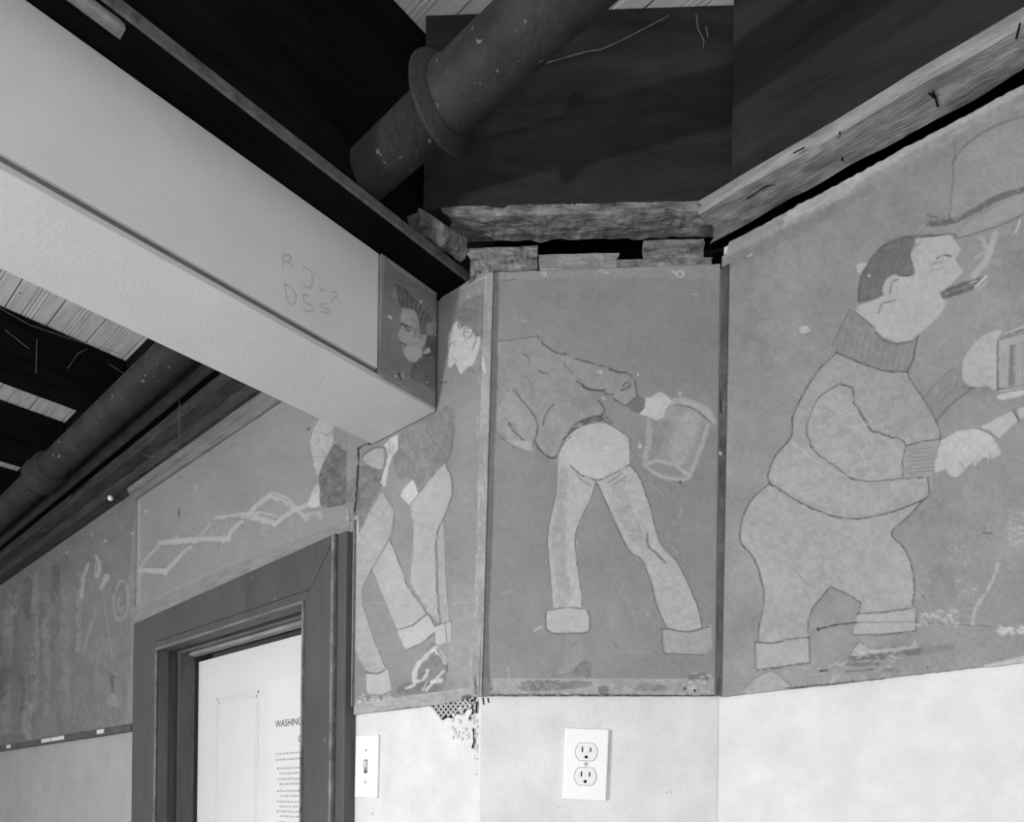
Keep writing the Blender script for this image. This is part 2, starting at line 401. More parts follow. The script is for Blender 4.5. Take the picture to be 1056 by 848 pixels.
# beadboard ceiling, boards run along x
bm = bmesh.new(); prof = []
pitch = 0.094; y = 0.515 - 40 * pitch
def zc(dy):
    return 2.762
ys = []
while y < 1.26:
    ys += [(y - 0.0022, 0), (y - 0.0014, 0.008), (y + 0.0014, 0.008), (y + 0.0022, 0)]
    for q in (-0.011, -0.003, 0.005, 0.013):
        c = y + pitch / 2 + q
        ys += [(c - 0.0016, 0), (c, 0.0045), (c + 0.0016, 0)]
    y += pitch
va = [bm.verts.new((-5.1, a, 2.762 + b)) for a, b in ys]; vb = [bm.verts.new((3.1, a, 2.762 + b)) for a, b in ys]
for k in range(len(ys) - 1): bm.faces.new((va[k], va[k + 1], vb[k + 1], vb[k]))
box(bm, -5.2, 3.2, -3.2, 2.2, 2.78, 2.85)
o = obj('ceiling', bm, M_BEAD); o['kind'] = 'structure'

# ================================================================== MURALS
# ---- right wall: crouched man with concertina
C = Canvas(730, 40, 1066, 735, 127, seed=3, mott=8)
C.frame(0, 0, 1)
# old plaster streak under the timber
C.poly([(742, 262), (800, 210), (848, 179), (889, 157), (949, 123), (1017, 88), (1066, 60), (1066, 108), (1000, 133), (978, 148), (935, 170), (904, 187), (884, 195), (862, 208), (848, 220), (817, 232), (811, 238), (780, 250), (752, 268)], 138, 0.75, 9, rough=3, smooth=False, blur=1.5)
C.poly([(850, 190), (892, 165), (949, 133), (1010, 105), (1056, 82), (1056, 96), (960, 145), (900, 178), (868, 204), (820, 226), (806, 236), (812, 220)], 158, 0.75, 9, rough=4, smooth=False, blur=1)
for q in range(34):
    u_ = C.rng.random(); x_ = 800 + u_ * 230; y_ = 222 - u_ * 122 + C.rng.normal() * 9; L_ = C.rng.uniform(8, 34)
    C.line([(x_, y_), (x_ + L_, y_ - L_ * .53)], C.rng.uniform(.8, 3), C.rng.choice([176, 168, 128]), .4, dry=.6)
C.poly([(751, 262), (800, 210), (848, 179), (889, 157), (930, 136), (940, 142), (880, 172), (830, 202), (770, 245)], 120, 0.6, 8, rough=2, smooth=False, dry=.4)
C.poly([(745, 268), (800, 240), (850, 215), (900, 190), (905, 196), (850, 228), (800, 255), (748, 280)], 112, 0.5, 5, rough=2, smooth=False)
C.frame(704, 0, 3)
C.poly([(840, 500), (900, 435), (1000, 380), (1080, 350), (1080, 600), (980, 610), (900, 655), (830, 690)], 136, 0.55, 6)
C.line([(843, 440), (838, 540), (825, 690)], 2.2, 92, .6)
C.line([(838, 500), (870, 455), (930, 410), (1000, 378), (1080, 355)], 3.2, 96, .7)
C.line([(760, 690), (815, 690), (890, 660), (950, 625), (1010, 600), (1090, 580)], 6.5, 78, .75)
C.line([(838, 740), (880, 730), (940, 712), (1000, 690), (1090, 645)], 1.6, 80, .8)
C.poly([(850, 735), (940, 705), (1080, 640), (1080, 590), (1000, 625), (900, 680)], 143, 0.5, 5)
C.line([(760, 665), (800, 680), (830, 690)], 4, 90, .6); C.scrub(14, (755, 660, 830, 700), 80, ln=(2, 6))
# body
C.frame(740, 200, 2.826)
body = [(345, 462), (290, 520), (240, 600), (220, 650), (213, 710), (160, 780), (150, 840), (250, 907), (340, 942), (410, 947), (500, 930), (600, 892), (618, 862), (612, 827), (640, 790), (650, 710), (635, 660), (600, 600), (555, 520), (480, 515), (410, 490)]
C.poly(body, 139, .9, 7)
C.poly([(150, 847), (100, 892), (70, 952), (68, 1012), (110, 1067), (128, 1122), (135, 1182), (122, 1262), (118, 1307), (265, 1292), (262, 1262), (275, 1212), (330, 1145), (400, 1177), (418, 1194), (410, 1222), (565, 1205), (572, 1162), (570, 1092), (545, 1032), (508, 990), (600, 894), (500, 930), (410, 947), (250, 907)], 146, .85, 7, smooth=False)
C.poly([(280, 600), (355, 560), (395, 610), (450, 690), (540, 730), (530, 825), (440, 838), (370, 808), (290, 750), (265, 700)], 145, .7, 8, blur=1)
C.poly([(215, 720), (300, 790), (400, 838), (610, 830), (600, 880), (420, 935), (250, 890), (160, 830)], 145, .6, 8, blur=1)
C.scrub(110, (270, 590, 520, 820), 163, (.6, 1.6), (2, 7), alpha=.4)
C.scrub(60, (170, 800, 590, 920), 160, (.6, 1.4), (2, 7), alpha=.35)
collar = [(385, 340), (440, 370), (465, 405), (530, 428), (590, 400), (575, 470), (555, 520), (480, 515), (410, 490), (345, 462), (335, 430), (365, 370)]
C.poly(collar, 120, .9, 7, smooth=False)
for q in range(13):
    x = 350 + q * 18; y0_ = 375 + q * 5 if q < 7 else 425 + (q - 7) * 3
    C.line([(x + 12, y0_ + 10), (x - 4, y0_ + 85)], 1.2, 95, .45)
C.line([(345, 462), (410, 490), (480, 515), (555, 520)], 2.0, 66, .85)
C.line([(590, 395), (578, 440), (572, 480), (555, 520), (575, 560), (600, 598), (635, 658), (650, 710), (642, 760), (632, 820)], 2.0, 68, .85)
C.line([(385, 340), (365, 375), (345, 420), (335, 440)], 1.2, 80, .6)
C.line([(345, 465), (290, 520), (245, 595), (220, 650), (215, 708), (175, 755), (152, 800), (150, 838), (190, 868), (250, 905), (340, 940), (410, 947), (500, 930), (600, 892), (617, 865), (612, 828)], 2.0, 68, .85)
C.line([(355, 555), (395, 568), (397, 605), (425, 650), (450, 690), (500, 705), (540, 722), (550, 735)], 2.2, 72, .8, rough=2)
C.line([(355, 555), (300, 590), (272, 640), (262, 700), (290, 755), (350, 800), (385, 825), (440, 838), (530, 832), (600, 826)], 1.8, 78, .75, rough=2)
C.line([(218, 725), (260, 760), (320, 800), (380, 826)], 1.6, 165, .6)
C.poly([(550, 735), (645, 715), (635, 825), (540, 825)], 132, .6, 5, smooth=False)
C.line([(550, 735), (600, 722), (648, 716)], 1.8, 70, .8); C.line([(550, 735), (540, 780), (540, 826)], 1.6, 75, .7)
for q in range(7): C.line([(556, 748 + q * 11), (590 + q % 3 * 8, 744 + q * 11), (630, 740 + q * 11)], 1.1, 88, .6)
C.poly([(600, 598), (650, 540), (690, 505), (730, 530), (745, 568), (690, 610), (640, 660)], 118, .6, 8)
C.line([(602, 596), (640, 548), (690, 508)], 1.4, 85, .6); C.line([(640, 660), (680, 615), (745, 566)], 1.6, 76, .75)
C.line([(655, 600), (690, 570), (700, 545)], 2.0, 92, .5); C.line([(640, 590), (672, 560)], 1.4, 92, .5)
# lower hand and handle
C.poly([(650, 720), (700, 692), (760, 685), (800, 705), (825, 752), (822, 765), (790, 775), (778, 765), (752, 795), (743, 780), (715, 812), (700, 825), (682, 825), (665, 803), (635, 815), (633, 790)], 162, .95, 8, smooth=False)
C.poly([(768, 680), (860, 632), (877, 660), (820, 715), (800, 695)], 158, .9, 6, smooth=False)
C.poly([(872, 630), (930, 605), (930, 645), (884, 658)], 158, .9, 6, smooth=False)
C.line([(860, 630), (872, 648), (880, 662)], 2, 75, .8); C.line([(760, 685), (795, 698), (820, 716)], 1.4, 90, .7)
for a, b in (((705, 780), (720, 805)), ((752, 775), (760, 795)), ((790, 755), (796, 772))): C.line([a, b], 1.4, 85, .8)
C.scrub(30, (650, 710, 800, 790), 175, (.8, 1.8), (1, 4), alpha=.5)
# concertina
C.frame(960, 320, 4.708)
C.poly([(180, 205), (255, 125), (345, 98), (325, 150), (320, 375), (275, 370), (200, 375), (165, 350), (152, 290)], 155, .95, 7)
C.poly([(330, 150), (500, 95), (500, 355), (330, 385)], 146, .8, 6, smooth=False)
C.poly([(335, 125), (500, 50), (500, 75), (345, 135)], 156, .85, 6, smooth=False)
C.poly([(385, 170), (406, 165), (406, 365), (375, 372)], 98, .8, 6, smooth=False)
for q in range(6): C.line([(415 + q * 15, 160), (412 + q * 15, 365)], 1.1, 105, .6)
C.line([(325, 150), (324, 385)], 2, 70, .85); C.line([(345, 130), (500, 75)], 1.8, 75, .8); C.line([(335, 140), (400, 125), (500, 95)], 1.2, 82, .7)
C.line([(325, 385), (400, 378), (500, 355)], 1.8, 76, .8); C.poly([(318, 425), (340, 405), (500, 375), (500, 402), (345, 438)], 166, .9, 6, smooth=False)
C.poly([(330, 390), (500, 360), (500, 372), (340, 402)], 150, .9, 4, smooth=False); C.line([(335, 404), (500, 375)], 1.2, 85, .7)
C.line([(190, 375), (215, 378)], 2, 70, .8)
# head
C.frame(860, 220, 4.155)
C.poly([(88, 418), (110, 395), (205, 355), (215, 300), (255, 268), (340, 265), (345, 235), (328, 178), (350, 112), (500, 92), (545, 155), (520, 200), (555, 250), (510, 300), (470, 330), (452, 345), (485, 385), (450, 440), (400, 490), (330, 545), (270, 555), (210, 530), (170, 480), (130, 450)], 156, .95, 6, smooth=False)
C.poly([(108, 380), (112, 290), (150, 215), (200, 150), (290, 105), (350, 108), (330, 175), (345, 235), (340, 265), (280, 270), (255, 262), (215, 300), (205, 355)], 98, .92, 7)
for q in range(16):
    x = 125 + q * 12 + (q * 7 % 5) * 3; C.line([(x - 8, 345 - q * 6), (x + 12, 260 - q * 5), (x + 70, 165 - q * 3)], 1.2, 76, .4)
C.line([(108, 382), (112, 290), (150, 215), (200, 152), (290, 108), (400, 98), (505, 90), (530, 105)], 1.8, 66, .8)
C.line([(150, 200), (220, 130), (300, 98), (420, 90)], 1.6, 80, .5)
C.line([(445, 192), (470, 180), (503, 184)], 2, 68, .85); C.line([(412, 232), (430, 215), (470, 208)], 1.3, 92, .7); C.line([(420, 240), (450, 244), (470, 230)], 1.1, 100, .6)
C.poly([(215, 300), (240, 272), (272, 266), (285, 290), (265, 320), (285, 345), (255, 372), (225, 368), (208, 335)], 152, .95, 5)
C.line([(272, 285), (248, 300), (240, 345)], 2, 86, .8); C.line([(195, 425), (205, 390), (235, 380), (265, 375)], 2, 84, .75)
C.line([(275, 270), (335, 266)], 2, 66, .8); C.line([(215, 300), (208, 330), (215, 355)], 1.2, 90, .6)
C.line([(180, 510), (215, 545), (270, 560), (335, 550)], 2, 76, .7); C.line([(88, 420), (130, 455), (170, 490)], 1.6, 78, .7)
C.poly([(455, 345), (480, 325), (540, 300), (605, 283), (640, 268), (630, 300), (590, 330), (500, 362), (465, 368)], 86, .9, 12, smooth=False)
C.line([(480, 345), (600, 305)], 1.6, 140, .5); C.line([(605, 318), (655, 268)], 2.2, 178, .8); C.line([(585, 300), (612, 290)], 1.5, 180, .8); C.line([(620, 325), (660, 295)], 1.2, 165, .7)
C.line([(603, 262), (640, 218), (670, 160), (690, 90)], 7, 158, .75); C.line([(630, 108), (660, 150)], 5, 152, .7); C.line([(605, 195), (655, 165)], 4, 150, .6); C.line([(690, 210), (705, 205)], 7, 146, .5)
C.poly([(105, 260), (100, 225), (120, 212), (145, 220), (125, 240)], 165, .8, 6); C.dots([(150, 270)], 3.5, 185)
C.line([(780, 80), (800, 32)], 1.6, 180, .8)
# legs: outlines
C.frame(740, 420, 2.826)
C.line([(150, 225), (100, 270), (72, 330), (68, 390), (108, 443), (128, 500), (136, 560), (122, 640), (118, 685)], 1.9, 74, .8)
C.line([(262, 660), (264, 625), (278, 585), (330, 523), (375, 545), (418, 570), (410, 605), (392, 660)], 1.8, 72, .8, smooth=False)
C.line([(600, 272), (555, 320), (508, 368), (545, 412), (568, 470), (574, 530), (568, 582)], 2.0, 70, .8)
C.poly([(110, 686), (268, 672), (270, 745), (115, 770)], 148, .9, 5, smooth=False); C.poly([(408, 602), (578, 586), (580, 652), (392, 664)], 150, .9, 5, smooth=False)
C.line([(110, 685), (160, 688), (210, 678), (268, 672)], 1.8, 70, .85); C.line([(110, 686), (110, 765)], 1.5, 74, .8); C.line([(268, 672), (270, 745)], 1.6, 70, .8); C.line([(115, 768), (270, 745)], 2.2, 64, .8, rough=2)
C.line([(405, 603), (490, 598), (578, 586), (580, 650)], 1.6, 70, .8, smooth=False); C.line([(392, 664), (480, 664), (580, 652)], 1.5, 74, .8)
C.line([(222, 470), (262, 520)], 1.2, 100, .6); C.line([(250, 530), (268, 560)], 1.4, 95, .6); C.line([(308, 440), (305, 490)], 1.2, 105, .5)
C.line([(293, 648), (340, 636), (410, 628)], 1.8, 40, .9, smooth=False); C.line([(410, 628), (560, 626), (800, 640)], 1.0, 72, .6, smooth=False); C.dots([(293, 648)], 3.2, 20)
C.poly([(380, 728), (415, 685), (450, 705), (560, 698), (575, 680), (585, 700), (500, 720)], 156, .7, 8, smooth=False)
C.line([(382, 735), (395, 705), (415, 685), (445, 704), (520, 700)], 1.6, 80, .8)
C.line([(385, 735), (520, 720), (685, 700)], 7, 84, .8, rough=3, smooth=False); C.line([(380, 752), (470, 748)], 4, 90, .75, rough=3); C.line([(490, 765), (530, 768)], 4, 96, .6); C.line([(375, 772), (470, 764)], 2, 80, .7)
C.scrub(60, (180, 720, 600, 800), 162, (.8, 2.6), (2, 8), ang=-.1, alpha=.4); C.scrub(26, (400, 700, 560, 735), 170, (.8, 2.2), (2, 7), ang=-.15, alpha=.45)
C.poly([(80, 822), (110, 790), (160, 768), (215, 815), (210, 830), (80, 840)], 148, .7, 6, smooth=False); C.line([(80, 820), (110, 790), (160, 770), (200, 800), (215, 815)], 1.2, 86, .7)
C.line([(820, 455), (800, 510), (770, 560), (748, 600), (745, 632)], 3, 168, .6, rough=3, dry=.9); C.scrub(110, (850, 300, 900, 400), 168, (.5, 1.3), (1, 3), alpha=.5)
C.scrub(60, (670, 400, 740, 460), 160, (.5, 1.2), (1, 2.5), alpha=.45); C.scrub(45, (580, 590, 700, 640), 172, (.8, 2), (2, 6), alpha=.55); C.scrub(50, (820, 640, 900, 665), 180, (.8, 2.2), (2, 6), alpha=.6)
C.scrub(60, (690, 500, 760, 640), 165, (.5, 1.3), (1, 3), alpha=.45); C.scrub(20, (560, 500, 620, 560), 168, (.5, 1.2), (1, 2.5), alpha=.5)
C.line([(775, 368), (800, 368)], 2.5, 74, .7); C.dots([(612, 760)], 3.2, 18); C.line([(300, 769), (320, 769)], 2.0, 30, .9); C.line([(600, 550), (606, 556)], 2, 80, .6)
C.poly([(600, 700), (780, 665), (920, 660), (920, 735), (740, 762), (560, 775)], 126, .6, 7, smooth=False)
C.line([(200, 820), (360, 805), (520, 792)], 1.8, 40, .75, rough=3, smooth=False); C.line([(520, 792), (700, 772), (780, 758), (920, 745)], 1.0, 90, .5, smooth=False)
C.poly([(780, 752), (920, 720), (920, 745), (760, 768)], 176, .7, 8, smooth=False)
C.frame(740, 200, 2.826)
C.scrub(10, (110, 195, 130, 350), 150, (.8, 1.8), (2, 8), ang=1.57, alpha=.4); C.poly([(238, 392), (262, 385), (268, 402), (245, 408)], 172, .7, 8); C.dots([(92, 182), (98, 178)], 3, 160)
C.frame(0, 0, 1); C.scrub(160, (745, 250, 1060, 700), 150, (.4, 1.0), (.5, 2.5), alpha=.4); C.scrub(70, (745, 250, 1060, 700), 92, (.4, 1.0), (.5, 2), alpha=.4)
plR = lambda px, py: aty(px, py, YR)
TLr = plR(744.5, 262); BLr = plR(743, 719)
TRr = np.array([0.02, YR, TLr[2] + 0.02]); BRr = np.array([0.02, YR, BLr[2] + 0.004])
topR = pxcurve([(749, 262), (754, 241), (801, 208), (848, 178), (889, 158), (949, 124), (1017, 89), (1056, 67), (1075, 56)], plR, TLr, TRr)
botR = pxcurve([(743, 719), (811, 711), (860, 706), (917, 699), (1002, 689), (1056, 684), (1075, 682)], plR, BLr, BRr)
en = edge_noise(5, 0.002, 20)
o = paint_board('wall_mural', C, [TLr, TRr, BRr, BLr], (0, -1, 0), 400, 520, 0.005, top=lambda u: min(topR(u), 2.394 - TLr[2] - u * 0.02) + en(u), bot=lambda u: botR(u) + 0.5 * en(u + 3))
tag(o, 'grey wall mural of a crouching man in a roll-neck sweater smoking beside a concertina', 'mural', 'painted grey murals around the room')

# ---- corner panel: bending man with mug
C = Canvas(485, 262, 755, 730, 126, seed=8, mott=5)
C.frame(0, 0, 1)
C.frame(490, 250, 3.14)
C.poly([(60, 75), (800, 68), (800, 122), (400, 112), (60, 128)], 138, .6, 5, rough=2, smooth=False)
C.poly([(68, 315), (130, 318), (205, 303), (260, 355), (340, 385), (430, 405), (490, 425), (515, 450), (525, 505), (490, 530), (440, 495), (385, 478), (350, 470), (415, 540), (410, 560), (340, 580), (300, 640), (265, 690), (230, 690), (195, 655), (180, 680), (130, 655), (65, 600)], 134, .85, 7, smooth=False)
C.poly([(110, 480), (160, 510), (195, 570), (200, 620), (185, 678), (130, 655), (100, 600), (70, 560)], 140, .8, 7)
C.poly([(90, 640), (180, 650), (185, 678), (150, 668), (110, 650)], 152, .8, 6)
C.poly([(210, 560), (260, 530), (330, 520), (410, 550), (330, 585), (290, 640), (260, 690), (225, 685), (200, 650)], 138, .7, 8)
fr1 = (490, 340, 6.06)
C.frame(*fr1)
for L_, w_, v_ in [([(100, 68), (230, 68), (330, 50), (390, 42)], 1.6, 92), ([(390, 42), (430, 90), (510, 145), (570, 155)], 2.4, 78), ([(545, 200), (580, 240), (610, 275)], 1.8, 90),
                   ([(630, 180), (700, 205), (800, 230)], 1.6, 88), ([(640, 325), (690, 360), (740, 378), (800, 382)], 2.4, 74), ([(295, 145), (325, 165), (345, 210)], 1.8, 88),
                   ([(395, 255), (425, 270), (455, 275)], 2.0, 82), ([(320, 290), (350, 340), (360, 420)], 1.4, 100), ([(240, 380), (300, 450), (350, 510), (385, 575), (390, 640), (370, 700), (360, 745)], 2.2, 72),
                   ([(490, 470), (455, 510), (435, 550), (425, 600)], 2.4, 84), ([(372, 695), (410, 755), (455, 795), (510, 795), (540, 730), (570, 670)], 2.6, 66),
                   ([(215, 590), (245, 640), (300, 690)], 2.6, 76), ([(185, 555), (230, 590), (270, 640)], 1.5, 96), ([(120, 680), (180, 690), (250, 740), (330, 768)], 1.4, 100),
                   ([(100, 600), (130, 640), (185, 690)], 1.6, 92), ([(80, 640), (110, 600), (130, 580)], 2, 80)]:
    C.line(L_, w_, v_, .75)
for q in range(9): C.line([(545 + q * 26, 500 - q * 10), (590 + q * 22, 560 - q * 12)], 1.1, 102, .5)
for q in range(10): C.line([(430 + q * 12, 600 + q % 3 * 20), (445 + q * 12, 720 - q * 8)], .9, 112, .4)
C.poly([(560, 680), (610, 610), (640, 620), (600, 660)], 88, .8, 6, smooth=False)
C.frame(560, 360, 7.06)
for L_, w_, v_ in [([(240, 70), (330, 95), (400, 120), (480, 140), (540, 165), (620, 180), (650, 215)], 1.8, 84), ([(480, 145), (540, 168), (610, 175)], 2.4, 70), ([(670, 230), (680, 290), (688, 345)], 2, 72),
                   ([(688, 345), (640, 385), (615, 410)], 2, 76), ([(445, 310), (470, 330), (515, 330)], 2.2, 72), ([(515, 360), (560, 400), (600, 415)], 2, 76), ([(250, 240), (330, 295), (400, 302), (450, 300)], 2.4, 70),
                   ([(395, 375), (430, 400), (448, 440), (440, 470)], 2.6, 88), ([(580, 270), (615, 240)], 2.2, 80), ([(575, 300), (625, 280), (635, 250)], 2.4, 74),
                   ([(165, 660), (200, 590), (250, 540), (340, 500), (440, 480)], 2.4, 82), ([(300, 550), (350, 530), (440, 515)], 3, 64), ([(290, 530), (350, 510), (430, 495)], 2.6, 66), ([(165, 655), (250, 575)], 3.4, 70), ([(450, 490), (500, 535)], 2.4, 82)]:
    C.line(L_, w_, v_, .8)
C.poly([(615, 410), (690, 355), (740, 375), (740, 420), (690, 468), (640, 440)], 104, .85, 8)
for q in range(4): C.line([(635, 400 + q * 18), (690, 390 + q * 18), (730, 400 + q * 12)], 1, 78, .6)
C.line([(615, 410), (650, 375), (700, 352), (740, 375), (740, 425), (690, 468)], 1.2, 76, .6)
# trousers
C.frame(490, 250, 3.14)
C.poly([(285, 650), (330, 605), (400, 586), (455, 596), (492, 627), (507, 680), (505, 712), (470, 740), (400, 772), (340, 757), (308, 722), (268, 735), (268, 690)], 166, .95, 6)
C.frame(490, 460, 3.14)
C.poly([(268, 20), (310, 60), (340, 95), (392, 118), (375, 170), (345, 230), (325, 290), (328, 360), (338, 430), (350, 528), (250, 531), (245, 440), (235, 310), (240, 260), (262, 150)], 160, .95, 8, smooth=False)
C.poly([(395, 116), (440, 90), (502, 62), (530, 100), (560, 180), (600, 320), (650, 370), (690, 450), (720, 520), (735, 590), (680, 602), (620, 588), (590, 520), (570, 440), (545, 375), (500, 340), (455, 250), (410, 150)], 160, .95, 8, smooth=False)
C.poly([(275, 90), (300, 80), (300, 200), (290, 300), (300, 400), (310, 500), (270, 520), (262, 440), (250, 320), (262, 200)], 144, .7, 9, blur=1)
C.poly([(440, 120), (480, 110), (500, 180), (560, 320), (560, 340), (510, 310), (470, 240)], 146, .7, 9, blur=1)
C.poly([(300, 10), (480, 10), (490, 50), (400, 95), (330, 75)], 171, .5, 4, blur=3)
C.scrub(50, (260, 90, 340, 520), 174, (.8, 2), (3, 12), ang=1.6, alpha=.35); C.scrub(50, (460, 130, 700, 560), 174, (.8, 2), (3, 12), ang=1.1, alpha=.35)
C.poly([(230, 537), (250, 527), (360, 525), (372, 560), (366, 602), (250, 607), (233, 590)], 160, .95, 7, smooth=False); C.poly([(605, 590), (680, 601), (765, 578), (768, 650), (750, 675), (650, 673), (615, 668)], 150, .9, 6, smooth=False)
for L_, w_, v_ in [([(268, 30), (262, 150), (240, 255), (235, 310), (244, 430), (252, 525)], 1.3, 90), ([(390, 120), (375, 170), (345, 230), (326, 290), (328, 360), (338, 430), (348, 520)], 1.4, 92),
                   ([(310, 65), (345, 95), (400, 110), (450, 90), (500, 62)], 1.8, 82), ([(330, 95), (350, 115), (375, 128)], 1.4, 100), ([(396, 120), (455, 250), (500, 340), (540, 370), (570, 440), (590, 520), (620, 588)], 1.6, 84),
                   ([(502, 60), (535, 105), (565, 190), (602, 320), (650, 370), (692, 450), (722, 520), (735, 585)], 1.5, 86), ([(557, 285), (562, 325), (590, 350), (618, 380)], 2.2, 86), ([(430, 120), (475, 90)], 1.3, 110), ([(450, 125), (490, 100)], 1.3, 112),
                   ([(230, 535), (290, 524), (350, 528), (370, 545), (372, 570), (367, 602), (300, 610), (245, 604), (230, 585), (230, 535)], 1.8, 86), ([(605, 592), (640, 596), (690, 602), (760, 585)], 1.8, 82), ([(606, 592), (612, 668), (650, 674), (740, 678)], 1.4, 92)]:
    C.line(L_, w_, v_, .8)
C.frame(490, 250, 3.14); C.line([(505, 715), (503, 660), (490, 625), (450, 597), (420, 580)], 1.8, 84, .8); C.line([(268, 690), (285, 655), (310, 630)], 1.5, 88, .8)
C.frame(490, 460, 3.14)
C.poly([(292, 612), (350, 612), (352, 690), (368, 745), (260, 745), (285, 700)], 140, .6, 8, smooth=False)
for q in range(8): C.line([(292 + q * 8, 615), (288 + q * 9 - (7 - q) * 4, 735)], .9, 104, .5)
C.poly([(345, 700), (362, 692), (374, 745), (300, 748)], 104, .7, 8, smooth=False); C.line([(250, 745), (300, 738), (350, 700)], 1.6, 92, .7); C.line([(372, 700), (372, 742), (360, 748)], 1.6, 90, .7)
C.poly([(670, 680), (740, 680), (755, 755), (650, 755)], 128, .6, 9, smooth=False)
for q in range(7): C.line([(672 + q * 11, 685), (662 + q * 13, 750)], .9, 104, .45)
C.poly([(45, 757), (775, 757), (775, 808), (45, 808)], 146, .8, 9, smooth=False); C.line([(45, 756), (400, 757), (775, 757)], 1.2, 168, .6)
C.poly([(140, 768), (200, 760), (370, 765), (340, 785), (200, 795), (150, 790)], 106, .75, 10, rough=2); C.poly([(400, 780), (430, 780), (430, 808), (405, 805)], 94, .7, 10); C.poly([(510, 790), (560, 770), (620, 780), (600, 795)], 112, .6, 10)
C.poly([(690, 745), (750, 735), (757, 760), (700, 760)], 100, .7, 10); C.scrub(50, (60, 760, 770, 805), 172, (.6, 1.6), (2, 7), ang=0, alpha=.45); C.scrub(16, (690, 735, 760, 800), 190, (1, 2.4), (2, 5), alpha=.6)
C.dots([(678, 787), (712, 792)], 3.2, 18); C.dots([(664, 118), (42, 762), (52, 788)], 2.6, 40); C.line([(450, 645), (465, 652)], 1.5, 80, .7)
C.line([(50, 808), (400, 808), (775, 810)], 2.2, 45, .8, rough=2, smooth=False)
C.poly([(430, 520), (470, 520), (465, 600), (440, 600)], 145, .4, 5, blur=4); C.line([(190, 600), (215, 586)], 2.4, 165, .6); C.line([(105, 715), (108, 752)], 1.6, 172, .6); C.line([(90, 480), (120, 470)], 1.4, 160, .5); C.line([(500, 665), (570, 668)], 1.2, 165, .4)
# mug and hand
C.frame(600, 390, 6.6)
C.poly([(600, 185), (700, 170), (800, 200), (872, 300), (735, 670), (640, 690), (430, 590), (480, 300)], 143, .7, 6)
C.poly([(700, 230), (800, 260), (760, 420), (680, 600), (600, 560), (620, 400)], 155, .6, 7, blur=3); C.poly([(480, 300), (560, 290), (600, 300), (560, 420), (500, 540), (450, 560)], 118, .55, 8, blur=2)
C.line([(610, 165), (700, 155), (790, 190), (860, 235), (895, 290)], 6.5, 158, .85); C.line([(640, 187), (720, 195), (790, 228), (850, 278), (878, 302)], 2.2, 90, .75)
C.line([(862, 320), (830, 430), (780, 560), (738, 672)], 4.5, 156, .75); C.line([(830, 330), (790, 460), (745, 590)], 1.6, 120, .4)
C.line([(425, 595), (500, 568), (600, 580), (680, 625), (735, 672), (680, 695), (570, 680), (480, 640), (425, 600)], 3.2, 160, .75)
C.poly([(460, 595), (560, 590), (650, 625), (690, 660), (600, 655), (500, 625)], 124, .7, 6)
C.line([(458, 285), (458, 380), (455, 470), (425, 580)], 6, 152, .7); C.line([(340, 520), (400, 465), (430, 450)], 3.5, 120, .4); C.dots([(398, 462)], 4, 168)
C.poly([(430, 140), (480, 130), (530, 93), (580, 120), (620, 165), (572, 210), (555, 270), (500, 292), (470, 268), (393, 246), (432, 200)], 170, .95, 8, smooth=False)
C.dots([(670, 708)], 3, 60); C.dots([(672, 105)], 3, 165)
# pale letters at the top and nails
C.frame(490, 250, 3.14)
C.line([(218, 102), (226, 96), (230, 104), (222, 112)], 1.8, 178, .8); C.line([(398, 95), (410, 92), (418, 98), (432, 98)], 1.8, 172, .75); C.line([(655, 96), (668, 92), (675, 102), (668, 114), (656, 110), (655, 98)], 1.7, 180, .85); C.line([(640, 94), (648, 98)], 1.8, 175, .8)
C.line([(745, 80), (765, 86)], 1.3, 165, .6); C.line([(705, 168), (722, 172)], 1.5, 168, .7); C.line([(150, 252), (170, 256)], 1.2, 160, .6); C.line([(85, 122), (105, 125), (130, 118)], 1.6, 84, .7); C.dots([(527, 428), (415, 505), (398, 420), (408, 420), (422, 666), (430, 666)], 2.4, 180)
C.frame(0, 0, 1); C.scrub(120, (510, 280, 740, 700), 148, (.4, 1.0), (.5, 2.5), alpha=.4); C.scrub(50, (510, 280, 740, 700), 96, (.4, .9), (.5, 2), alpha=.35)
# darker strip painted down the left edge
C.poly([(500, 262), (515, 276), (513, 400), (510, 470), (508, 560), (504, 640), (506, 722), (480, 722), (480, 262)], 96, .9, 6, rough=.6, smooth=False)
C.poly([(497, 340), (503, 340), (500, 400), (497, 460), (493, 460)], 96, .5, 5, blur=2); C.poly([(496, 428), (505, 432), (510, 440), (503, 450), (495, 448)], 92, .7, 9)
C.poly([(494, 425), (502, 433), (495, 438)], 165, .8, 6, smooth=False); C.line([(497, 482), (500, 486)], 2, 150, .7)
C.poly([(486, 700), (508, 700), (508, 722), (486, 722)], 118, .5, 8, smooth=False)
q4 = [chamf(509, 281), chamf(743, 272), chamf(737.5, 718), chamf(493.5, 718)]
en1 = edge_noise(1, 0.0015, 16)
o = paint_board('wall_mural', C, q4, CN, 330, 520, 0.005, top=lambda u: en1(u), bot=lambda u: 0.4 * en1(u + 9))
tag(o, 'grey wall mural of a man bending over in pale trousers holding out a large mug', 'mural', 'painted grey murals around the room')

# ---- left of the corner: walking legs
C = Canvas(345, 270, 515, 745, 124, seed=12, mott=6)
C.frame(340, 440, 2.733)
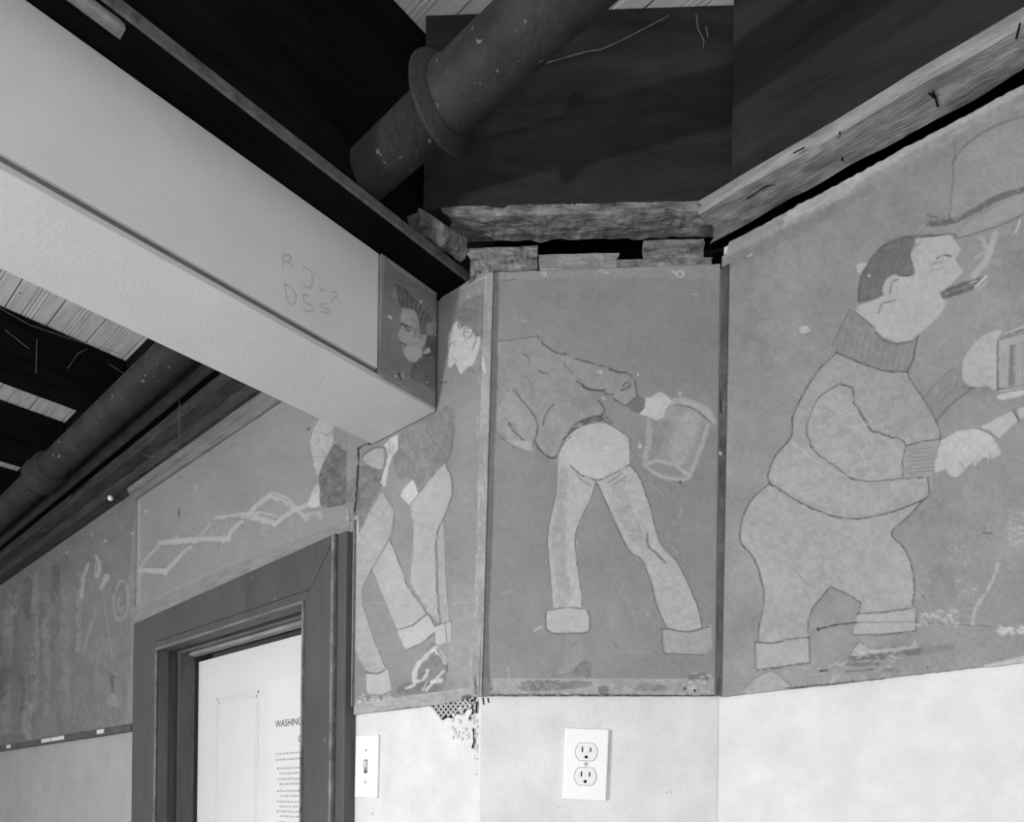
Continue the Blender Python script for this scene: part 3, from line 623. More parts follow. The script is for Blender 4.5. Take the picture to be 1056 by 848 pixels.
# right stile, worn
C.poly([(440, -480), (470, -480), (455, 0), (440, 400), (430, 760), (390, 760), (410, 500), (425, 0)], 142, .75, 10, rough=2.5, smooth=False)
C.scrub(160, (415, -430, 460, 740), 160, (.6, 1.8), (2, 9), ang=1.6, alpha=.45, spread=.15); C.scrub(60, (415, -430, 450, 740), 100, (.4, 1.1), (2, 8), ang=1.6, alpha=.45, spread=.12)
C.poly([(330, 470), (415, 480), (400, 740), (340, 740)], 144, .45, 8, blur=4)
# left stile
C.poly([(45, 230), (72, 230), (66, 500), (60, 800), (28, 830), (38, 400)], 148, .7, 8, rough=2, smooth=False); C.line([(70, 240), (68, 400), (60, 480)], 1.2, 165, .5)
# coat of the second man
C.poly([(195, 20), (260, -40), (345, -50), (352, 40), (338, 90), (300, 135), (262, 190), (245, 165), (232, 148), (200, 150), (180, 110)], 112, .85, 11)
C.scrub(60, (200, -20, 345, 140), 96, (.6, 1.6), (3, 9), ang=1.2, alpha=.4); C.line([(348, 0), (345, 50), (330, 100), (262, 190), (250, 180)], 1.6, 84, .7); C.line([(270, 10), (300, 50)], 1.3, 88, .6); C.line([(330, 25), (318, 60)], 1.3, 90, .5)
C.poly([(235, 150), (251, 188), (222, 224), (199, 196), (212, 172)], 172, .95, 6, smooth=False)
# trousers of the second man
C.poly([(228, 222), (250, 195), (300, 130), (326, 104), (340, 140), (345, 190), (325, 255), (302, 310), (300, 400), (304, 490), (310, 558), (280, 525), (262, 500), (240, 460), (225, 440), (232, 350), (236, 290)], 152, .92, 7, smooth=False)
C.poly([(303, 310), (322, 262), (330, 430), (338, 552), (311, 558)], 148, .9, 6, smooth=False)
C.line([(326, 104), (345, 150), (345, 195), (322, 258), (302, 312), (302, 420), (306, 490), (312, 556)], 1.8, 84, .8); C.line([(322, 262), (328, 400), (338, 552)], 1.3, 96, .7); C.line([(236, 260), (234, 350), (226, 440)], 1.2, 100, .6)
# front man
C.poly([(50, 150), (140, 175), (140, 215), (90, 320), (72, 330), (60, 300)], 104, .75, 12)
C.poly([(148, 182), (180, 240), (172, 310), (120, 400), (95, 452), (92, 490), (125, 600), (162, 685), (105, 696), (60, 610), (48, 540), (60, 430), (75, 320), (110, 245)], 148, .92, 7, smooth=False)
C.poly([(170, 318), (198, 390), (218, 445), (275, 528), (235, 560), (190, 576), (145, 470), (120, 400)], 154, .92, 7, smooth=False)
C.line([(150, 185), (180, 240), (172, 308), (120, 402), (96, 450), (93, 492), (122, 590), (160, 682)], 1.4, 92, .75); C.line([(170, 318), (200, 392), (222, 452), (275, 528)], 1.6, 86, .8); C.line([(120, 402), (150, 480), (190, 572)], 1.2, 100, .6)
C.line([(50, 545), (62, 612), (105, 694)], 1.1, 106, .5)
C.poly([(190, 576), (236, 560), (280, 524), (302, 574), (260, 610), (214, 630)], 162, .95, 6, smooth=False); C.line([(190, 576), (236, 560), (278, 526), (290, 548), (303, 576), (260, 612), (214, 632)], 1.7, 82, .8, smooth=False)
C.poly([(104, 698), (164, 682), (175, 742), (150, 756), (105, 755)], 160, .95, 6, smooth=False); C.line([(102, 692), (135, 696), (165, 682)], 2, 82, .8); C.line([(165, 682), (176, 740)], 1.2, 100, .6)
C.poly([(296, 568), (325, 552), (330, 610), (302, 616)], 160, .95, 5, smooth=False); C.poly([(325, 552), (346, 548), (343, 606), (331, 612)], 154, .95, 5, smooth=False); C.line([(325, 552), (331, 612)], 1.3, 90, .7); C.line([(346, 548), (343, 606)], 1.2, 95, .6); C.line([(300, 560), (346, 549)], 1.5, 88, .7)
C.line([(40, 490), (200, 500), (300, 495), (400, 498)], .9, 150, .4)
# shoes
C.poly([(235, 730), (245, 690), (288, 600), (322, 650), (332, 690), (318, 748), (240, 752)], 108, .85, 10, smooth=False); C.poly([(190, 740), (215, 722), (250, 728), (245, 752), (195, 754)], 108, .8, 10)
for L_, w_ in [([(300, 625), (270, 650), (245, 680), (240, 712)], 4.5), ([(298, 628), (318, 648), (325, 668)], 4.5), ([(240, 720), (262, 715), (278, 690)], 4), ([(322, 690), (300, 712), (272, 745)], 2.5), ([(290, 720), (315, 715)], 4), ([(215, 740), (240, 728)], 2.5), ([(262, 745), (280, 700)], 2)]: C.line(L_, w_, 178, .85)
C.line([(300, 625), (328, 665), (332, 690)], 1.5, 74, .8); C.line([(262, 735), (285, 690)], 2.4, 78, .7)
C.scrub(40, (80, 755, 175, 785), 172, (.8, 2.2), (2, 5), ang=.2, alpha=.6); C.scrub(25, (90, 755, 170, 780), 96, (.8, 1.8), (2, 5), alpha=.5)
# bottom rail
C.poly([(60, 782), (200, 765), (330, 745), (420, 735), (425, 770), (330, 790), (60, 815)], 150, .8, 9, rough=2, smooth=False); C.line([(90, 780), (200, 765), (330, 746), (400, 738)], 1.1, 168, .5); C.scrub(30, (70, 770, 420, 800), 124, (.8, 1.8), (3, 10), ang=-.12, alpha=.5, spread=.1)
C.line([(80, 818), (200, 800), (330, 786), (420, 768)], 3.0, 22, .9, rough=2.5, smooth=False); C.poly([(375, 760), (440, 760), (440, 785), (385, 790)], 60, .6, 20, rough=3)
# top small shapes by the beam
C.frame(340, 440, 7.07)
C.poly([(200, 300), (385, 308), (372, 450), (300, 560), (240, 735), (190, 700), (205, 500)], 102, .8, 13); C.poly([(245, 215), (340, 160), (392, 165), (385, 302), (320, 300), (262, 262)], 150, .92, 6)
C.line([(240, 220), (290, 175), (350, 152), (400, 160)], 2.6, 86, .75); C.poly([(400, 130), (450, 85), (505, 58), (500, 170), (458, 215), (432, 295), (405, 445), (372, 412), (392, 330), (430, 225)], 170, .92, 9, smooth=False)
C.line([(400, 170), (405, 260), (385, 340)], 2, 110, .6); C.line([(440, 120), (430, 200)], 2.4, 128, .6); C.line([(470, 130), (445, 200)], 1.6, 120, .6); C.line([(505, 60), (505, 165)], 1.4, 84, .6); C.line([(405, 445), (440, 520), (462, 600)], 1.2, 104, .5)
C.line([(212, 168), (208, 340), (192, 560), (180, 640)], 2.4, 30, .9, smooth=False, rough=1); C.line([(208, 162), (250, 135), (315, 122)], 2.8, 32, .9); C.line([(205, 150), (260, 118), (310, 112)], 2.2, 130, .6); C.scrub(30, (175, 640, 210, 840), 172, (.8, 2), (2, 8), ang=1.6, alpha=.5, spread=.2)
C.scrub(26, (215, 320, 360, 640), 128, (.8, 1.8), (2, 6), ang=1.9, alpha=.4)
# face at the top
C.frame(390, 280, 7.07)
C.poly([(590, 250), (760, 170), (790, 250), (785, 470), (750, 500), (740, 480), (705, 470), (695, 410), (640, 395), (600, 420), (560, 380)], 108, .8, 12)
C.poly([(590, 352), (600, 412), (650, 402), (690, 420), (705, 478), (748, 478), (738, 560), (708, 650), (690, 702), (668, 688), (598, 756), (578, 700), (560, 672), (520, 712), (512, 660), (515, 580), (508, 520), (515, 455), (548, 390)], 168, .95, 7, smooth=False)
C.line([(592, 350), (585, 400), (600, 420)], 2, 84, .75); C.line([(600, 340), (660, 330), (700, 290)], 2, 84, .6); C.line([(630, 420), (625, 470), (660, 485), (690, 450), (685, 415), (640, 415)], 1.8, 84, .7); C.line([(640, 440), (665, 445)], 1.6, 96, .7); C.line([(705, 470), (715, 500), (690, 570)], 1.8, 96, .7)
C.line([(520, 545), (535, 525), (560, 522)], 2, 90, .7); C.line([(545, 550), (560, 535)], 1.4, 100, .6); C.line([(560, 672), (575, 655)], 1.4, 104, .6); C.line([(540, 625), (560, 640), (575, 630)], 1.2, 110, .5)
C.poly([(660, 700), (770, 640), (790, 700), (720, 740), (650, 740)], 112, .55, 9); C.scrub(24, (690, 240, 780, 460), 90, (.6, 1.5), (3, 9), ang=1.2, alpha=.5)
C.line([(455, 815), (500, 805)], 2.6, 78, .7); C.line([(775, 640), (770, 665)], 4, 170, .7); C.line([(650, 180), (665, 185)], 2.5, 165, .6); C.line([(740, 62), (770, 45)], 2, 165, .6)
C.line([(480, 180), (640, 110), (790, 40)], 2.0, 148, .5)
plD = lambda px, py: aty(px, py, YD)
zt = 2.372; xl = -1.187; xr = CA[0] + 0.004
TL = np.array([xl, YD, zt]); TR = np.array([xr, YD, 2.360]); BR = np.array([plD(489, 718)[0], YD, 1.682]); BL = np.array([xl, YD, 1.676])
botJ = pxcurve([(350, 739), (400, 733), (450, 727), (470, 723), (489, 718)], plD, BL, BR)
en2 = edge_noise(2, 0.0015, 14)
o = paint_board('wall_mural', C, [TL, TR, BR, BL], (0, -1, 0), 230, 520, 0.005, top=lambda u: en2(u) + (0.002 if u > .7 else 0), bot=lambda u: botJ(u) + 0.5 * en2(u + 4))
tag(o, 'grey wall mural of striding legs in pale cuffed trousers, between door casing and corner', 'mural', 'painted grey murals around the room')

# ---- over the door: lazy tongs
C = Canvas(130, 395, 372, 645, 126, seed=17, mott=5)
C.frame(140, 480, 5.03)
LT = 152
for L_, w_, v_ in [([(25, 547), (155, 552)], 6.2, LT), ([(155, 556), (215, 490), (285, 422)], 4.2, LT), ([(28, 528), (60, 480), (118, 422)], 2.8, LT - 6), ([(130, 405), (210, 395), (330, 386), (480, 384)], 5.4, LT + 4), ([(322, 376), (392, 302)], 2.2, LT - 8),
                   ([(482, 378), (500, 340), (552, 292)], 4.2, LT), ([(410, 276), (500, 262), (590, 250), (660, 250), (730, 268)], 3.6, LT), ([(590, 250), (640, 200), (700, 152)], 4.4, LT + 4), ([(700, 155), (770, 175), (825, 225)], 7, LT), ([(830, 228), (890, 278)], 4, LT),
                   ([(560, 265), (640, 275), (720, 305)], 6, LT + 2), ([(720, 305), (800, 250), (900, 200)], 4.6, LT + 4), ([(40, 720), (560, 480)], 1.2, 138)]:
    C.line(L_, w_, v_, .88, rough=1.5)
for L_ in [[(28, 532), (155, 528)], [(30, 560), (155, 572)], [(120, 420), (480, 408)], [(175, 560), (280, 425)], [(410, 288), (560, 278)], [(640, 262), (740, 268)], [(710, 150), (800, 190)], [(735, 318), (830, 245)]]: C.line(L_, .9, 100, .55)
C.scrub(70, (330, 250, 900, 400), 172, (.5, 1.4), (1, 3), alpha=.3)
C.line([(28, 548), (100, 546), (150, 556)], 3, 158, .5)
C.poly([(898, 190), (918, 130), (942, 98), (958, 130), (966, 190), (930, 222), (900, 212)], 164, .9, 10); C.line([(890, 255), (950, 250), (960, 275)], 3.5, 150, .7); C.line([(905, 230), (955, 226)], 1.6, 104, .6)
C.frame(290, 390, 4.99)
C.poly([(190, 212), (245, 215), (275, 258), (265, 335), (202, 482), (180, 482), (150, 345), (155, 270)], 156, .9, 10); C.poly([(275, 340), (330, 375), (372, 385), (368, 600), (330, 650), (210, 662), (200, 560), (200, 482)], 92, .9, 15)
C.poly([(270, 250), (370, 300), (375, 385), (330, 372), (275, 345)], 116, .6, 9); C.scrub(130, (215, 390, 365, 650), 122, (.5, 1.3), (1, 4), alpha=.4); C.scrub(60, (215, 390, 365, 650), 76, (.5, 1.4), (1, 4), alpha=.4)
C.scrub(30, (160, 240, 262, 440), 130, (.6, 1.2), (2, 7), ang=1.8, alpha=.4, spread=.2); C.line([(195, 210), (165, 260), (150, 320)], 1.4, 92, .7); C.line([(215, 285), (240, 295), (255, 280)], 1.6, 96, .6); C.line([(275, 345), (310, 378), (360, 385)], 1.6, 74, .7); C.line([(140, 262), (146, 262)], 2.6, 30, .8)
C.poly([(350, 380), (372, 380), (372, 640), (345, 640)], 136, .6, 6, smooth=False); C.line([(345, 430), (340, 470)], 1.8, 170, .6)
C.line([(0, 415), (150, 408), (240, 405)], 1.1, 112, .5)
C.frame(140, 480, 5.03)
C.line([(225, 228), (226, 262)], 2.0, 58, .8); C.line([(50, 235), (54, 243)], 2.6, 165, .7); C.line([(430, 410), (428, 430)], 1.6, 90, .6); C.line([(312, 108), (316, 124)], 1.8, 160, .5); C.line([(212, 368), (214, 376)], 1.8, 160, .6)
C.poly([(0, 180), (22, 190), (22, 720), (0, 760)], 140, .6, 6, smooth=False); C.line([(22, 200), (22, 700)], 1.0, 160, .5)
C.frame(0, 0, 1); C.scrub(60, (145, 420, 350, 600), 146, (.4, .9), (.5, 2), alpha=.4)
TL = plD(141.5, 513); BL = plD(142, 626); TR = np.array([-1.187, YD, 2.385]); BR = np.array([-1.187, YD, 2.049])
BL = np.array([TL[0], YD, 2.062]); TL[2] = 2.385
en3 = edge_noise(7, 0.0012, 20)
o = paint_board('wall_mural', C, [TL, TR, BR, BL], (0, -1, 0), 300, 200, 0.006, bot=lambda u: en3(u))
tag(o, 'grey wall mural of extending lazy tongs reaching from a hand, above the door', 'mural', 'painted grey murals around the room')

# ---- far left panel
C = Canvas(-20, 495, 150, 785, 106, seed=23, mott=8)
C.frame(0, 500, 3.03)
C.poly([(250, 60), (430, 40), (430, 760), (330, 760), (300, 350), (260, 200)], 112, .5, 5, blur=6, smooth=False)
for (x, y0_, y1_, w_, v_, al) in [(90, 300, 410, 8, 62, .8), (175, 265, 350, 8, 58, .85), (180, 350, 450, 7, 78, .7), (165, 480, 520, 6, 64, .7), (128, 375, 440, 5, 70, .8), (125, 460, 560, 4, 76, .6), (70, 600, 700, 4, 62, .8), (50, 420, 620, 9, 78, .6), (5, 480, 640, 14, 60, .8),
                                  (205, 215, 260, 5, 74, .6), (230, 430, 520, 4, 82, .6), (190, 700, 760, 5, 76, .6), (110, 280, 700, 5, 124, .6), (145, 420, 720, 5, 122, .55), (30, 350, 460, 5, 124, .6), (25, 620, 770, 5, 118, .6), (90, 690, 790, 7, 126, .7), (250, 280, 520, 3, 132, .5), (205, 360, 640, 6, 116, .5), (50, 350, 400, 4, 134, .6), (20, 440, 560, 9, 122, .6), (215, 560, 700, 5, 118, .4)]:
    C.line([(x, y0_), (x + random.Random(int(x)).uniform(-6, 6), (y0_ + y1_) / 2), (x - 3, y1_)], w_ * 1.25, v_ + 12, al * .8, rough=5, dry=1.1)
C.line([(275, 250), (262, 290), (255, 350)], 3.5, 150, .8); C.line([(300, 225), (312, 255), (305, 285)], 4, 150, .8); C.line([(335, 285), (318, 320)], 5, 152, .8); C.line([(300, 240), (298, 290)], 2, 140, .7)
C.line([(375, 300), (355, 360), (362, 415), (390, 415), (402, 360), (395, 310), (375, 300)], 2.2, 142, .65); C.line([(375, 340), (370, 390), (388, 380)], 2, 136, .6); C.line([(402, 290), (412, 330)], 1.6, 130, .5)
C.line([(322, 345), (335, 440), (352, 545)], 2.2, 128, .6); C.line([(300, 400), (285, 440), (262, 520)], 3.5, 132, .6); C.line([(350, 600), (352, 650)], 4, 72, .8); C.line([(335, 590), (370, 605)], 2.5, 82, .6); C.poly([(335, 665), (360, 655), (372, 690), (340, 690)], 130, .6, 6); C.line([(385, 640), (390, 690)], 1.5, 90, .6)
C.line([(285, 150), (288, 170)], 1.5, 150, .6); C.dots([(285, 155), (330, 175), (415, 152), (208, 212)], 2.4, 160)
C.scrub(220, (0, 300, 420, 770), 122, (.6, 1.8), (4, 16), ang=1.57, alpha=.3, spread=.15); C.scrub(160, (0, 300, 420, 770), 84, (.6, 1.8), (4, 16), ang=1.57, alpha=.3, spread=.15)
C.poly([(403, 280), (425, 60), (425, 430), (412, 760), (395, 760), (412, 500)], 128, .5, 6, smooth=False)
TR = np.array([-2.212, YD, 2.40]); BR = np.array([-2.212, YD, 1.728]); TL = np.array([-4.2, YD, 2.40]); BL = np.array([-4.2, YD, 1.728])
o = paint_board('wall_mural', C, [TL, TR, BR, BL], (0, -1, 0), 300, 260, 0.005, bot=edge_noise(11, 0.001, 15))
tag(o, 'dark smeared grey wall mural left of the door casing', 'mural', 'painted grey murals around the room')

# ================================================================== BOXED BEAM
t = thing('boxed_beam', 'pale painted boxed ceiling beam running in from upper left to the mural wall', 'beam', (XB, -2.5, ZB))
boxo('beam_core', M_GROOVE, (XB2 + 0.004, XB - 0.006, -3.18, YD - 0.006, ZB + 0.003, ZT - 0.003), t, bev=0)
yh = atx(390, 330, XB)[1]
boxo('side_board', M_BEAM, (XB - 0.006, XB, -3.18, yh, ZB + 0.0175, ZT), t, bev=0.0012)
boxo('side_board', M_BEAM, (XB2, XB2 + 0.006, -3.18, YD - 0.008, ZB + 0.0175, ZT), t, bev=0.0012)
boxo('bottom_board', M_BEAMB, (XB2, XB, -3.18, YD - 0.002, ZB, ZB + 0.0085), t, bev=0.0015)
# pencil writing
bm = bmesh.new()
def pen(pts, wd=0.0016):
    P = [atx(270 + x / 8.12, 250 + y / 8.12, XB + 0.0006) for x, y in pts]
    for a_, b_ in zip(P, P[1:]):
        d = (b_ - a_); L = np.linalg.norm(d); n_ = np.array([0, -d[2], d[1]]) / L * wd / 2
        q = [a_ + n_, b_ + n_, b_ - n_, a_ - n_]; bm.faces.new([bm.verts.new(Vector([float(c) for c in k])) for k in q])
pen([(175, 225), (178, 100), (235, 110), (245, 140), (215, 165), (180, 165)]); pen([(215, 165), (275, 210)]); pen([(340, 190), (400, 235), (455, 262)], .002); pen([(420, 265), (425, 340), (405, 385), (365, 375), (345, 335)])
pen([(475, 355), (500, 415), (525, 385)]); pen([(570, 410), (620, 415), (630, 450), (590, 480), (585, 500)]); pen([(190, 345), (215, 490), (250, 525), (285, 500), (285, 430), (240, 370), (195, 350)])
pen([(400, 445), (345, 440), (350, 490), (420, 530), (425, 575), (380, 580), (345, 560)]); pen([(540, 515), (490, 515), (500, 540), (565, 560), (570, 585), (520, 590), (490, 575)])
obj('pencil_writing', bm, M_PENCIL, t)
# profile head panel on the beam's side
C = Canvas(380, 255, 465, 435, 104, seed=31, mott=6)
C.frame(390, 280, 7.07)
C.poly([(40, -120), (470, 180), (470, 215), (420, 180), (100, -40), (60, -90)], 132, .6, 7, smooth=False); C.line([(100, 30), (180, 95), (200, 110)], 1.3, 70, .6); C.poly([(20, -120), (50, -100), (20, 500), (0, 760), (-20, 760)], 126, .6, 8, smooth=False)
C.poly([(85, 120), (130, 90), (200, 130), (250, 180), (310, 250), (345, 300), (400, 345), (385, 380), (355, 370), (340, 470), (300, 465), (290, 380), (265, 290), (170, 262), (145, 215), (130, 160)], 84, .88, 10)
C.poly([(90, 110), (130, 110), (145, 200), (105, 180)], 122, .6, 8)
for q in range(16): C.line([(150 + q * 13, 240 + q * 7), (140 + q * 15, 190 + q * 8), (120 + q * 18, 120 + q * 12)], 1.2, 62 if q % 2 else 112, .6)
C.poly([(175, 268), (262, 282), (290, 330), (300, 400), (305, 460), (352, 465), (355, 510), (320, 560), (325, 630), (285, 665), (220, 655), (192, 610), (205, 555), (185, 545), (165, 515), (142, 465), (160, 425), (182, 395), (165, 375), (168, 320)], 140, .92, 7, smooth=False)
C.poly([(190, 560), (300, 560), (318, 620), (285, 662), (225, 655), (195, 610)], 150, .7, 5); C.poly([(240, 330), (290, 380), (300, 460), (340, 470), (300, 500), (260, 430)], 116, .6, 9)
C.line([(172, 378), (200, 392), (232, 405)], 2.4, 60, .85); C.line([(195, 405), (215, 430), (235, 430)], 2.2, 70, .8); C.line([(165, 515), (180, 525), (205, 540)], 2, 66, .8); C.line([(240, 400), (270, 440), (262, 480)], 1.5, 86, .6); C.line([(150, 470), (170, 480)], 1.4, 96, .5)
C.poly([(360, 390), (420, 350), (436, 380), (430, 490), (375, 470), (350, 430)], 124, .8, 9); C.line([(395, 410), (415, 440), (400, 470)], 1.6, 84, .7); C.poly([(360, 470), (430, 490), (430, 600), (390, 600), (345, 560)], 74, .8, 8); C.poly([(325, 602), (370, 550), (386, 602)], 158, .9, 5, smooth=False)
C.poly([(320, 620), (430, 597), (432, 860), (330, 820), (240, 770), (255, 690)], 84, .75, 9); C.line([(330, 610), (390, 608), (432, 596)], 1.8, 56, .8); C.line([(275, 685), (250, 730), (240, 770)], 1.8, 72, .6)
C.line([(125, 765), (160, 760), (180, 780)], 2, 150, .7); C.line([(150, 745), (165, 790)], 2.6, 30, .9); C.line([(180, 735), (185, 790)], 1.8, 150, .6); C.dots([(85, 332), (92, 338)], 3, 160); C.dots([(315, 222)], 3, 165); C.dots([(360, 812)], 2.4, 150)
C.scrub(50, (60, 0, 430, 800), 122, (.4, 1.0), (1, 3), alpha=.4); C.line([(440, 200), (436, 640), (432, 850)], 1.6, 140, .6)
C.line([(10, 770), (60, 765), (100, 790), (300, 900)], 2.2, 128, .6)
C.a *= 1.20
y0h = yh + 0.002; y1h = YD - 0.006
o = paint_board('painted_panel', C, [(XB + 0.004, y0h, ZT), (XB + 0.004, y1h, ZT), (XB + 0.004, y1h, ZB + 0.006), (XB + 0.004, y0h, ZB + 0.006)], (1, 0, 0), 160, 260, 0.009)
tag(o, 'small painted panel of a spiky-haired man in profile on the end of the pale beam', 'mural', 'painted grey murals around the room')

# ================================================================== DARK JOIST A and lip
XL = -0.867
t = thing('ceiling_joist', 'dark timber joist with a paler edge strip, directly above the pale boxed beam', 'joist', (-0.93, -3.0, 2.38))
boxo('joist_body', M_DARKB, (-1.05, -0.905, -3.18, 0.862, 2.3755, 2.76), t, bev=0.002)
boxo('lower_flange', M_DARKB, (-0.9045, XL - 0.005, -3.18, 0.866, 2.3765, 2.390), t, bev=0.001)
rag_board('edge_strip', M_LIP, (XL, -3.18, 2.3765), (XL, 0.870, 2.3765), 0.005, 0.0135, (-1, 0, 0), t, amp=0.0009, seed=4, nseg=300, freq=14)  # thin strip in a paler tone than the joist
a1 = atz(104, 2, 2.372); a2 = atz(134, 27, 2.372)
o = rag_board('wood_splinter', M_BARE, (XL - .012, a1[1] - .03, 2.372), (XL - .012, a2[1], 2.372), 0.016, 0.009, (-1, 0, 0), None, amp=0.004, seed=9, nseg=24, jag=.01)
tag(o, 'pale broken splinter of wood clinging under the joist edge at upper left', 'wood splinter')

# ================================================================== DIAGONAL HEADER over the corner mural
def wf(t):
    return (0.0, 0.045, 0.0, 0.30)
h0 = CA + cdir * -0.10; h1 = CA + cdir * 0.392
t = thing('header_beam', 'dark header timber with a rotted lower edge above the bending man mural', 'header beam', (h0[0], h0[1], 2.44))
hA = h0 + CN * 0.012; hB = h1 + CN * 0.012
prism('header_face', M_HEAD, [(hA[0], hA[1], 2.452), (hB[0], hB[1], 2.452), (hB[0], hB[1], 2.76), (hA[0], hA[1], 2.76)], CN, 0.07, t)
def rotw(u):
    n_ = mnoise.noise(Vector((u * 9, 2, 0)))
    return (0.002 * n_, 0.052 + 0.006 * mnoise.noise(Vector((u * 14, 5, 0))), 0.0015 * mnoise.noise(Vector((u * 17, 7, 0))), 0.016)
e0 = hA + cdir * 0.045; e1 = hB - cdir * 0.003
rag_board('rotted_edge', M_ROT, (e0[0], e0[1], 2.439), (e1[0], e1[1], 2.439), 0.05, 0.014, tuple(-CN), t, amp=0.0032, seed=21, nseg=200, wfun=rotw, freq=40, jag=0.02)
# wood remnants on top of the mural
wz = 2.362
def frag(px0, px1, zlo, zhi, label, mat=M_ROT, off=-0.004, th=0.03, seed=1, amp=.004):
    A_ = chamf(px0, 265); B_ = chamf(px1, 265)
    o = rag_board('wood_block', mat, (A_[0] + CN[0] * off, A_[1] + CN[1] * off, zlo), (B_[0] + CN[0] * off, B_[1] + CN[1] * off, zlo), th, zhi - zlo, tuple(-CN), None, amp=amp, seed=seed, nseg=40, freq=40, jag=.012)
    tag(o, label, 'wood block', 'rotten timber remnants above the corner mural')
frag(488, 556, 2.364, 2.402, 'ragged rotten block left of the gap, top left of the corner mural', seed=3, amp=.006, th=.04)
frag(561, 638, 2.363, 2.388, 'pale weathered wood block in the middle above the corner mural', M_BARE, seed=6, amp=.003)
frag(640, 704, 2.362, 2.377, 'thin crumbling wood sliver just left of centre-right above the corner mural', seed=8, amp=.004)
frag(706, 735, 2.362, 2.378, 'short wood chip at the right end above the corner mural', seed=11, amp=.003)
frag(673, 731, 2.394, 2.428, 'squared dark-fronted block with pale rotten top under the right end of the header', M_ROT, off=-0.03, seed=14, th=.04)
A_ = atz(404, 203, 2.43); 
o = rag_board('wood_block', M_LIP, (-0.862, 0.745, 2.405), (-0.838, 0.815, 2.392), 0.03, 0.022, (-.8, .3, 0), None, amp=.010, seed=33, nseg=50, freq=30, jag=.02)
tag(o, 'rough brownish wedge of wood beside the joist edge strip under the pipe', 'wood block', 'rotten timber remnants above the corner mural')
o = boxo('corner_backing', M_BLACK, (-1.15, -0.40, 1.18, 1.20, 2.2, 2.76), None, bev=0); o.name = 'void_backing_2'; o['kind'] = 'structure'  # black sheet standing for the dark gap behind the corner header

# ================================================================== RIGHT HEADER with pale plank underside
YF = 1.030
t = thing('header_beam', 'dark header timber along the right wall with a pale cracked plank beneath', 'header beam', (-0.5, YF, 2.42))
boxo('header_face', M_HEAD, (-0.491, 3.05, YF, YF + 0.06, 2.430, 2.76), t, bev=0.002)
def plw(u):
    x = u * 3.6
    return (-0.008 + .003 * mnoise.noise(Vector((x * 8, 2, 0))), 0.056 + (0.006 * mnoise.noise(Vector((x * 13, 5, 0))) - 0.012 * max(0, mnoise.noise(Vector((x * 5 + .6, 9, 0))))), 0.003 * mnoise.noise(Vector((x * 10, 1, 4))), 0.022)
pk = rag_board('bare_plank', M_BARE, (-0.527, YF, 2.418), (3.05, YF, 2.424), 0.045, 0.016, (0, 1, 0), t, amp=0.004, seed=41, nseg=700, wfun=plw, freq=26, jag=.03)
# cracks in the plank
bm = bmesh.new()
for pts in [[(1052, 24), (1048, 40)], [(866, 136), (867, 150), (869, 166)], [(864, 140), (867, 150)], [(962, 94), (965, 102), (967, 110)], [(958, 96), (965, 102)], [(770, 205), (790, 192), (800, 190)], [(818, 158), (830, 152)]]:
    P = [atz(x, y, 2.4155) for x, y in pts]
    tube(bm, P, 0.0012, 4)
obj('crack', bm, M_BLACK, t)

# ================================================================== SOIL PIPE
PY, PZ = 0.672, 2.462
t = thing('drain_pipe', 'dark cast-iron drain pipe with a wide flange crossing under the ceiling', 'pipe', (-0.8, PY, PZ))
bm = bmesh.new(); lathe(bm, [(-5.08, .0355), (-0.74, .0355)], (0, PY, PZ)); obj('pipe_run', bm, M_PIPE, t, True)
bm = bmesh.new(); lathe(bm, [(-0.735, .039), (-0.728, .043), (-0.717, .043), (-0.712, .0405), (3.05, .0405)], (0, PY, PZ)); obj('pipe_run', bm, M_PIPE, t, True)
bm = bmesh.new(); lathe(bm, [(-0.746, .036), (-0.7455, .058), (-0.742, .0605), (-0.738, .0595), (-0.7365, .050), (-0.727, .046), (-0.727, .038)], (0, PY, PZ), seg=64); obj('flange', bm, M_PIPE, t, True)
bm = bmesh.new(); lathe(bm, [(-2.50, .037), (-2.495, .048), (-2.47, .050), (-2.462, .044), (-2.42, .044), (-2.412, .047), (-2.395, .047), (-2.385, .037)], (0, PY, PZ)); obj('coupling', bm, M_PIPE, t, True)
bm = bmesh.new(); lathe(bm, [(-5.0, .011), (-1.12, .011)], (0, 0.748, 2.468), seg=20); o = obj('conduit', bm, M_PIPED, None, True)
tag(o, 'thin dusty conduit running alongside the drain pipe at left', 'conduit')

# ================================================================== LEFT JOISTS, plate, moulding
for (x0, x1, lab) in [(-2.262, -2.212, 'black ceiling joist nearest the boxed beam, left of it below the beadboard'), (-2.785, -2.725, 'second black ceiling joist left of the boxed beam, crossed low by the drain pipe'), (-3.33, -3.265, 'third black ceiling joist, furthest left under the beadboard'), (-3.95, -3.89, 'fourth black ceiling joist beyond the left frame edge')]:
    if x0 < -3.9: continue
    o = rag_board('ceiling_joist', M_DARKB, (x1, -3.1, 2.59), (x1, 0.80, 2.59), x1 - x0, 0.168, (-1, 0, 0), None, amp=.0015, seed=x0, nseg=80, freq=6)
    tag(o, lab, 'joist', 'black joists left of the boxed beam')
o = boxo('rim_board', M_DARKB, (-5.08, -1.052, 0.805, 0.835, 2.505, 2.762), None); tag(o, 'dark rim board above the door wall behind the joist ends', 'board')
t = thing('wall_plate', 'dusty dark timber plate lying along the top of the door wall', 'wall plate', (-3.0, .8, 2.41))
rag_board('plate_board', M_PLATE, (-5.08, 0.806, 2.404), (-1.11, 0.806, 2.404), 0.06, 0.03, (0, 1, 0), t, amp=.002, seed=51, nseg=260, freq=16)
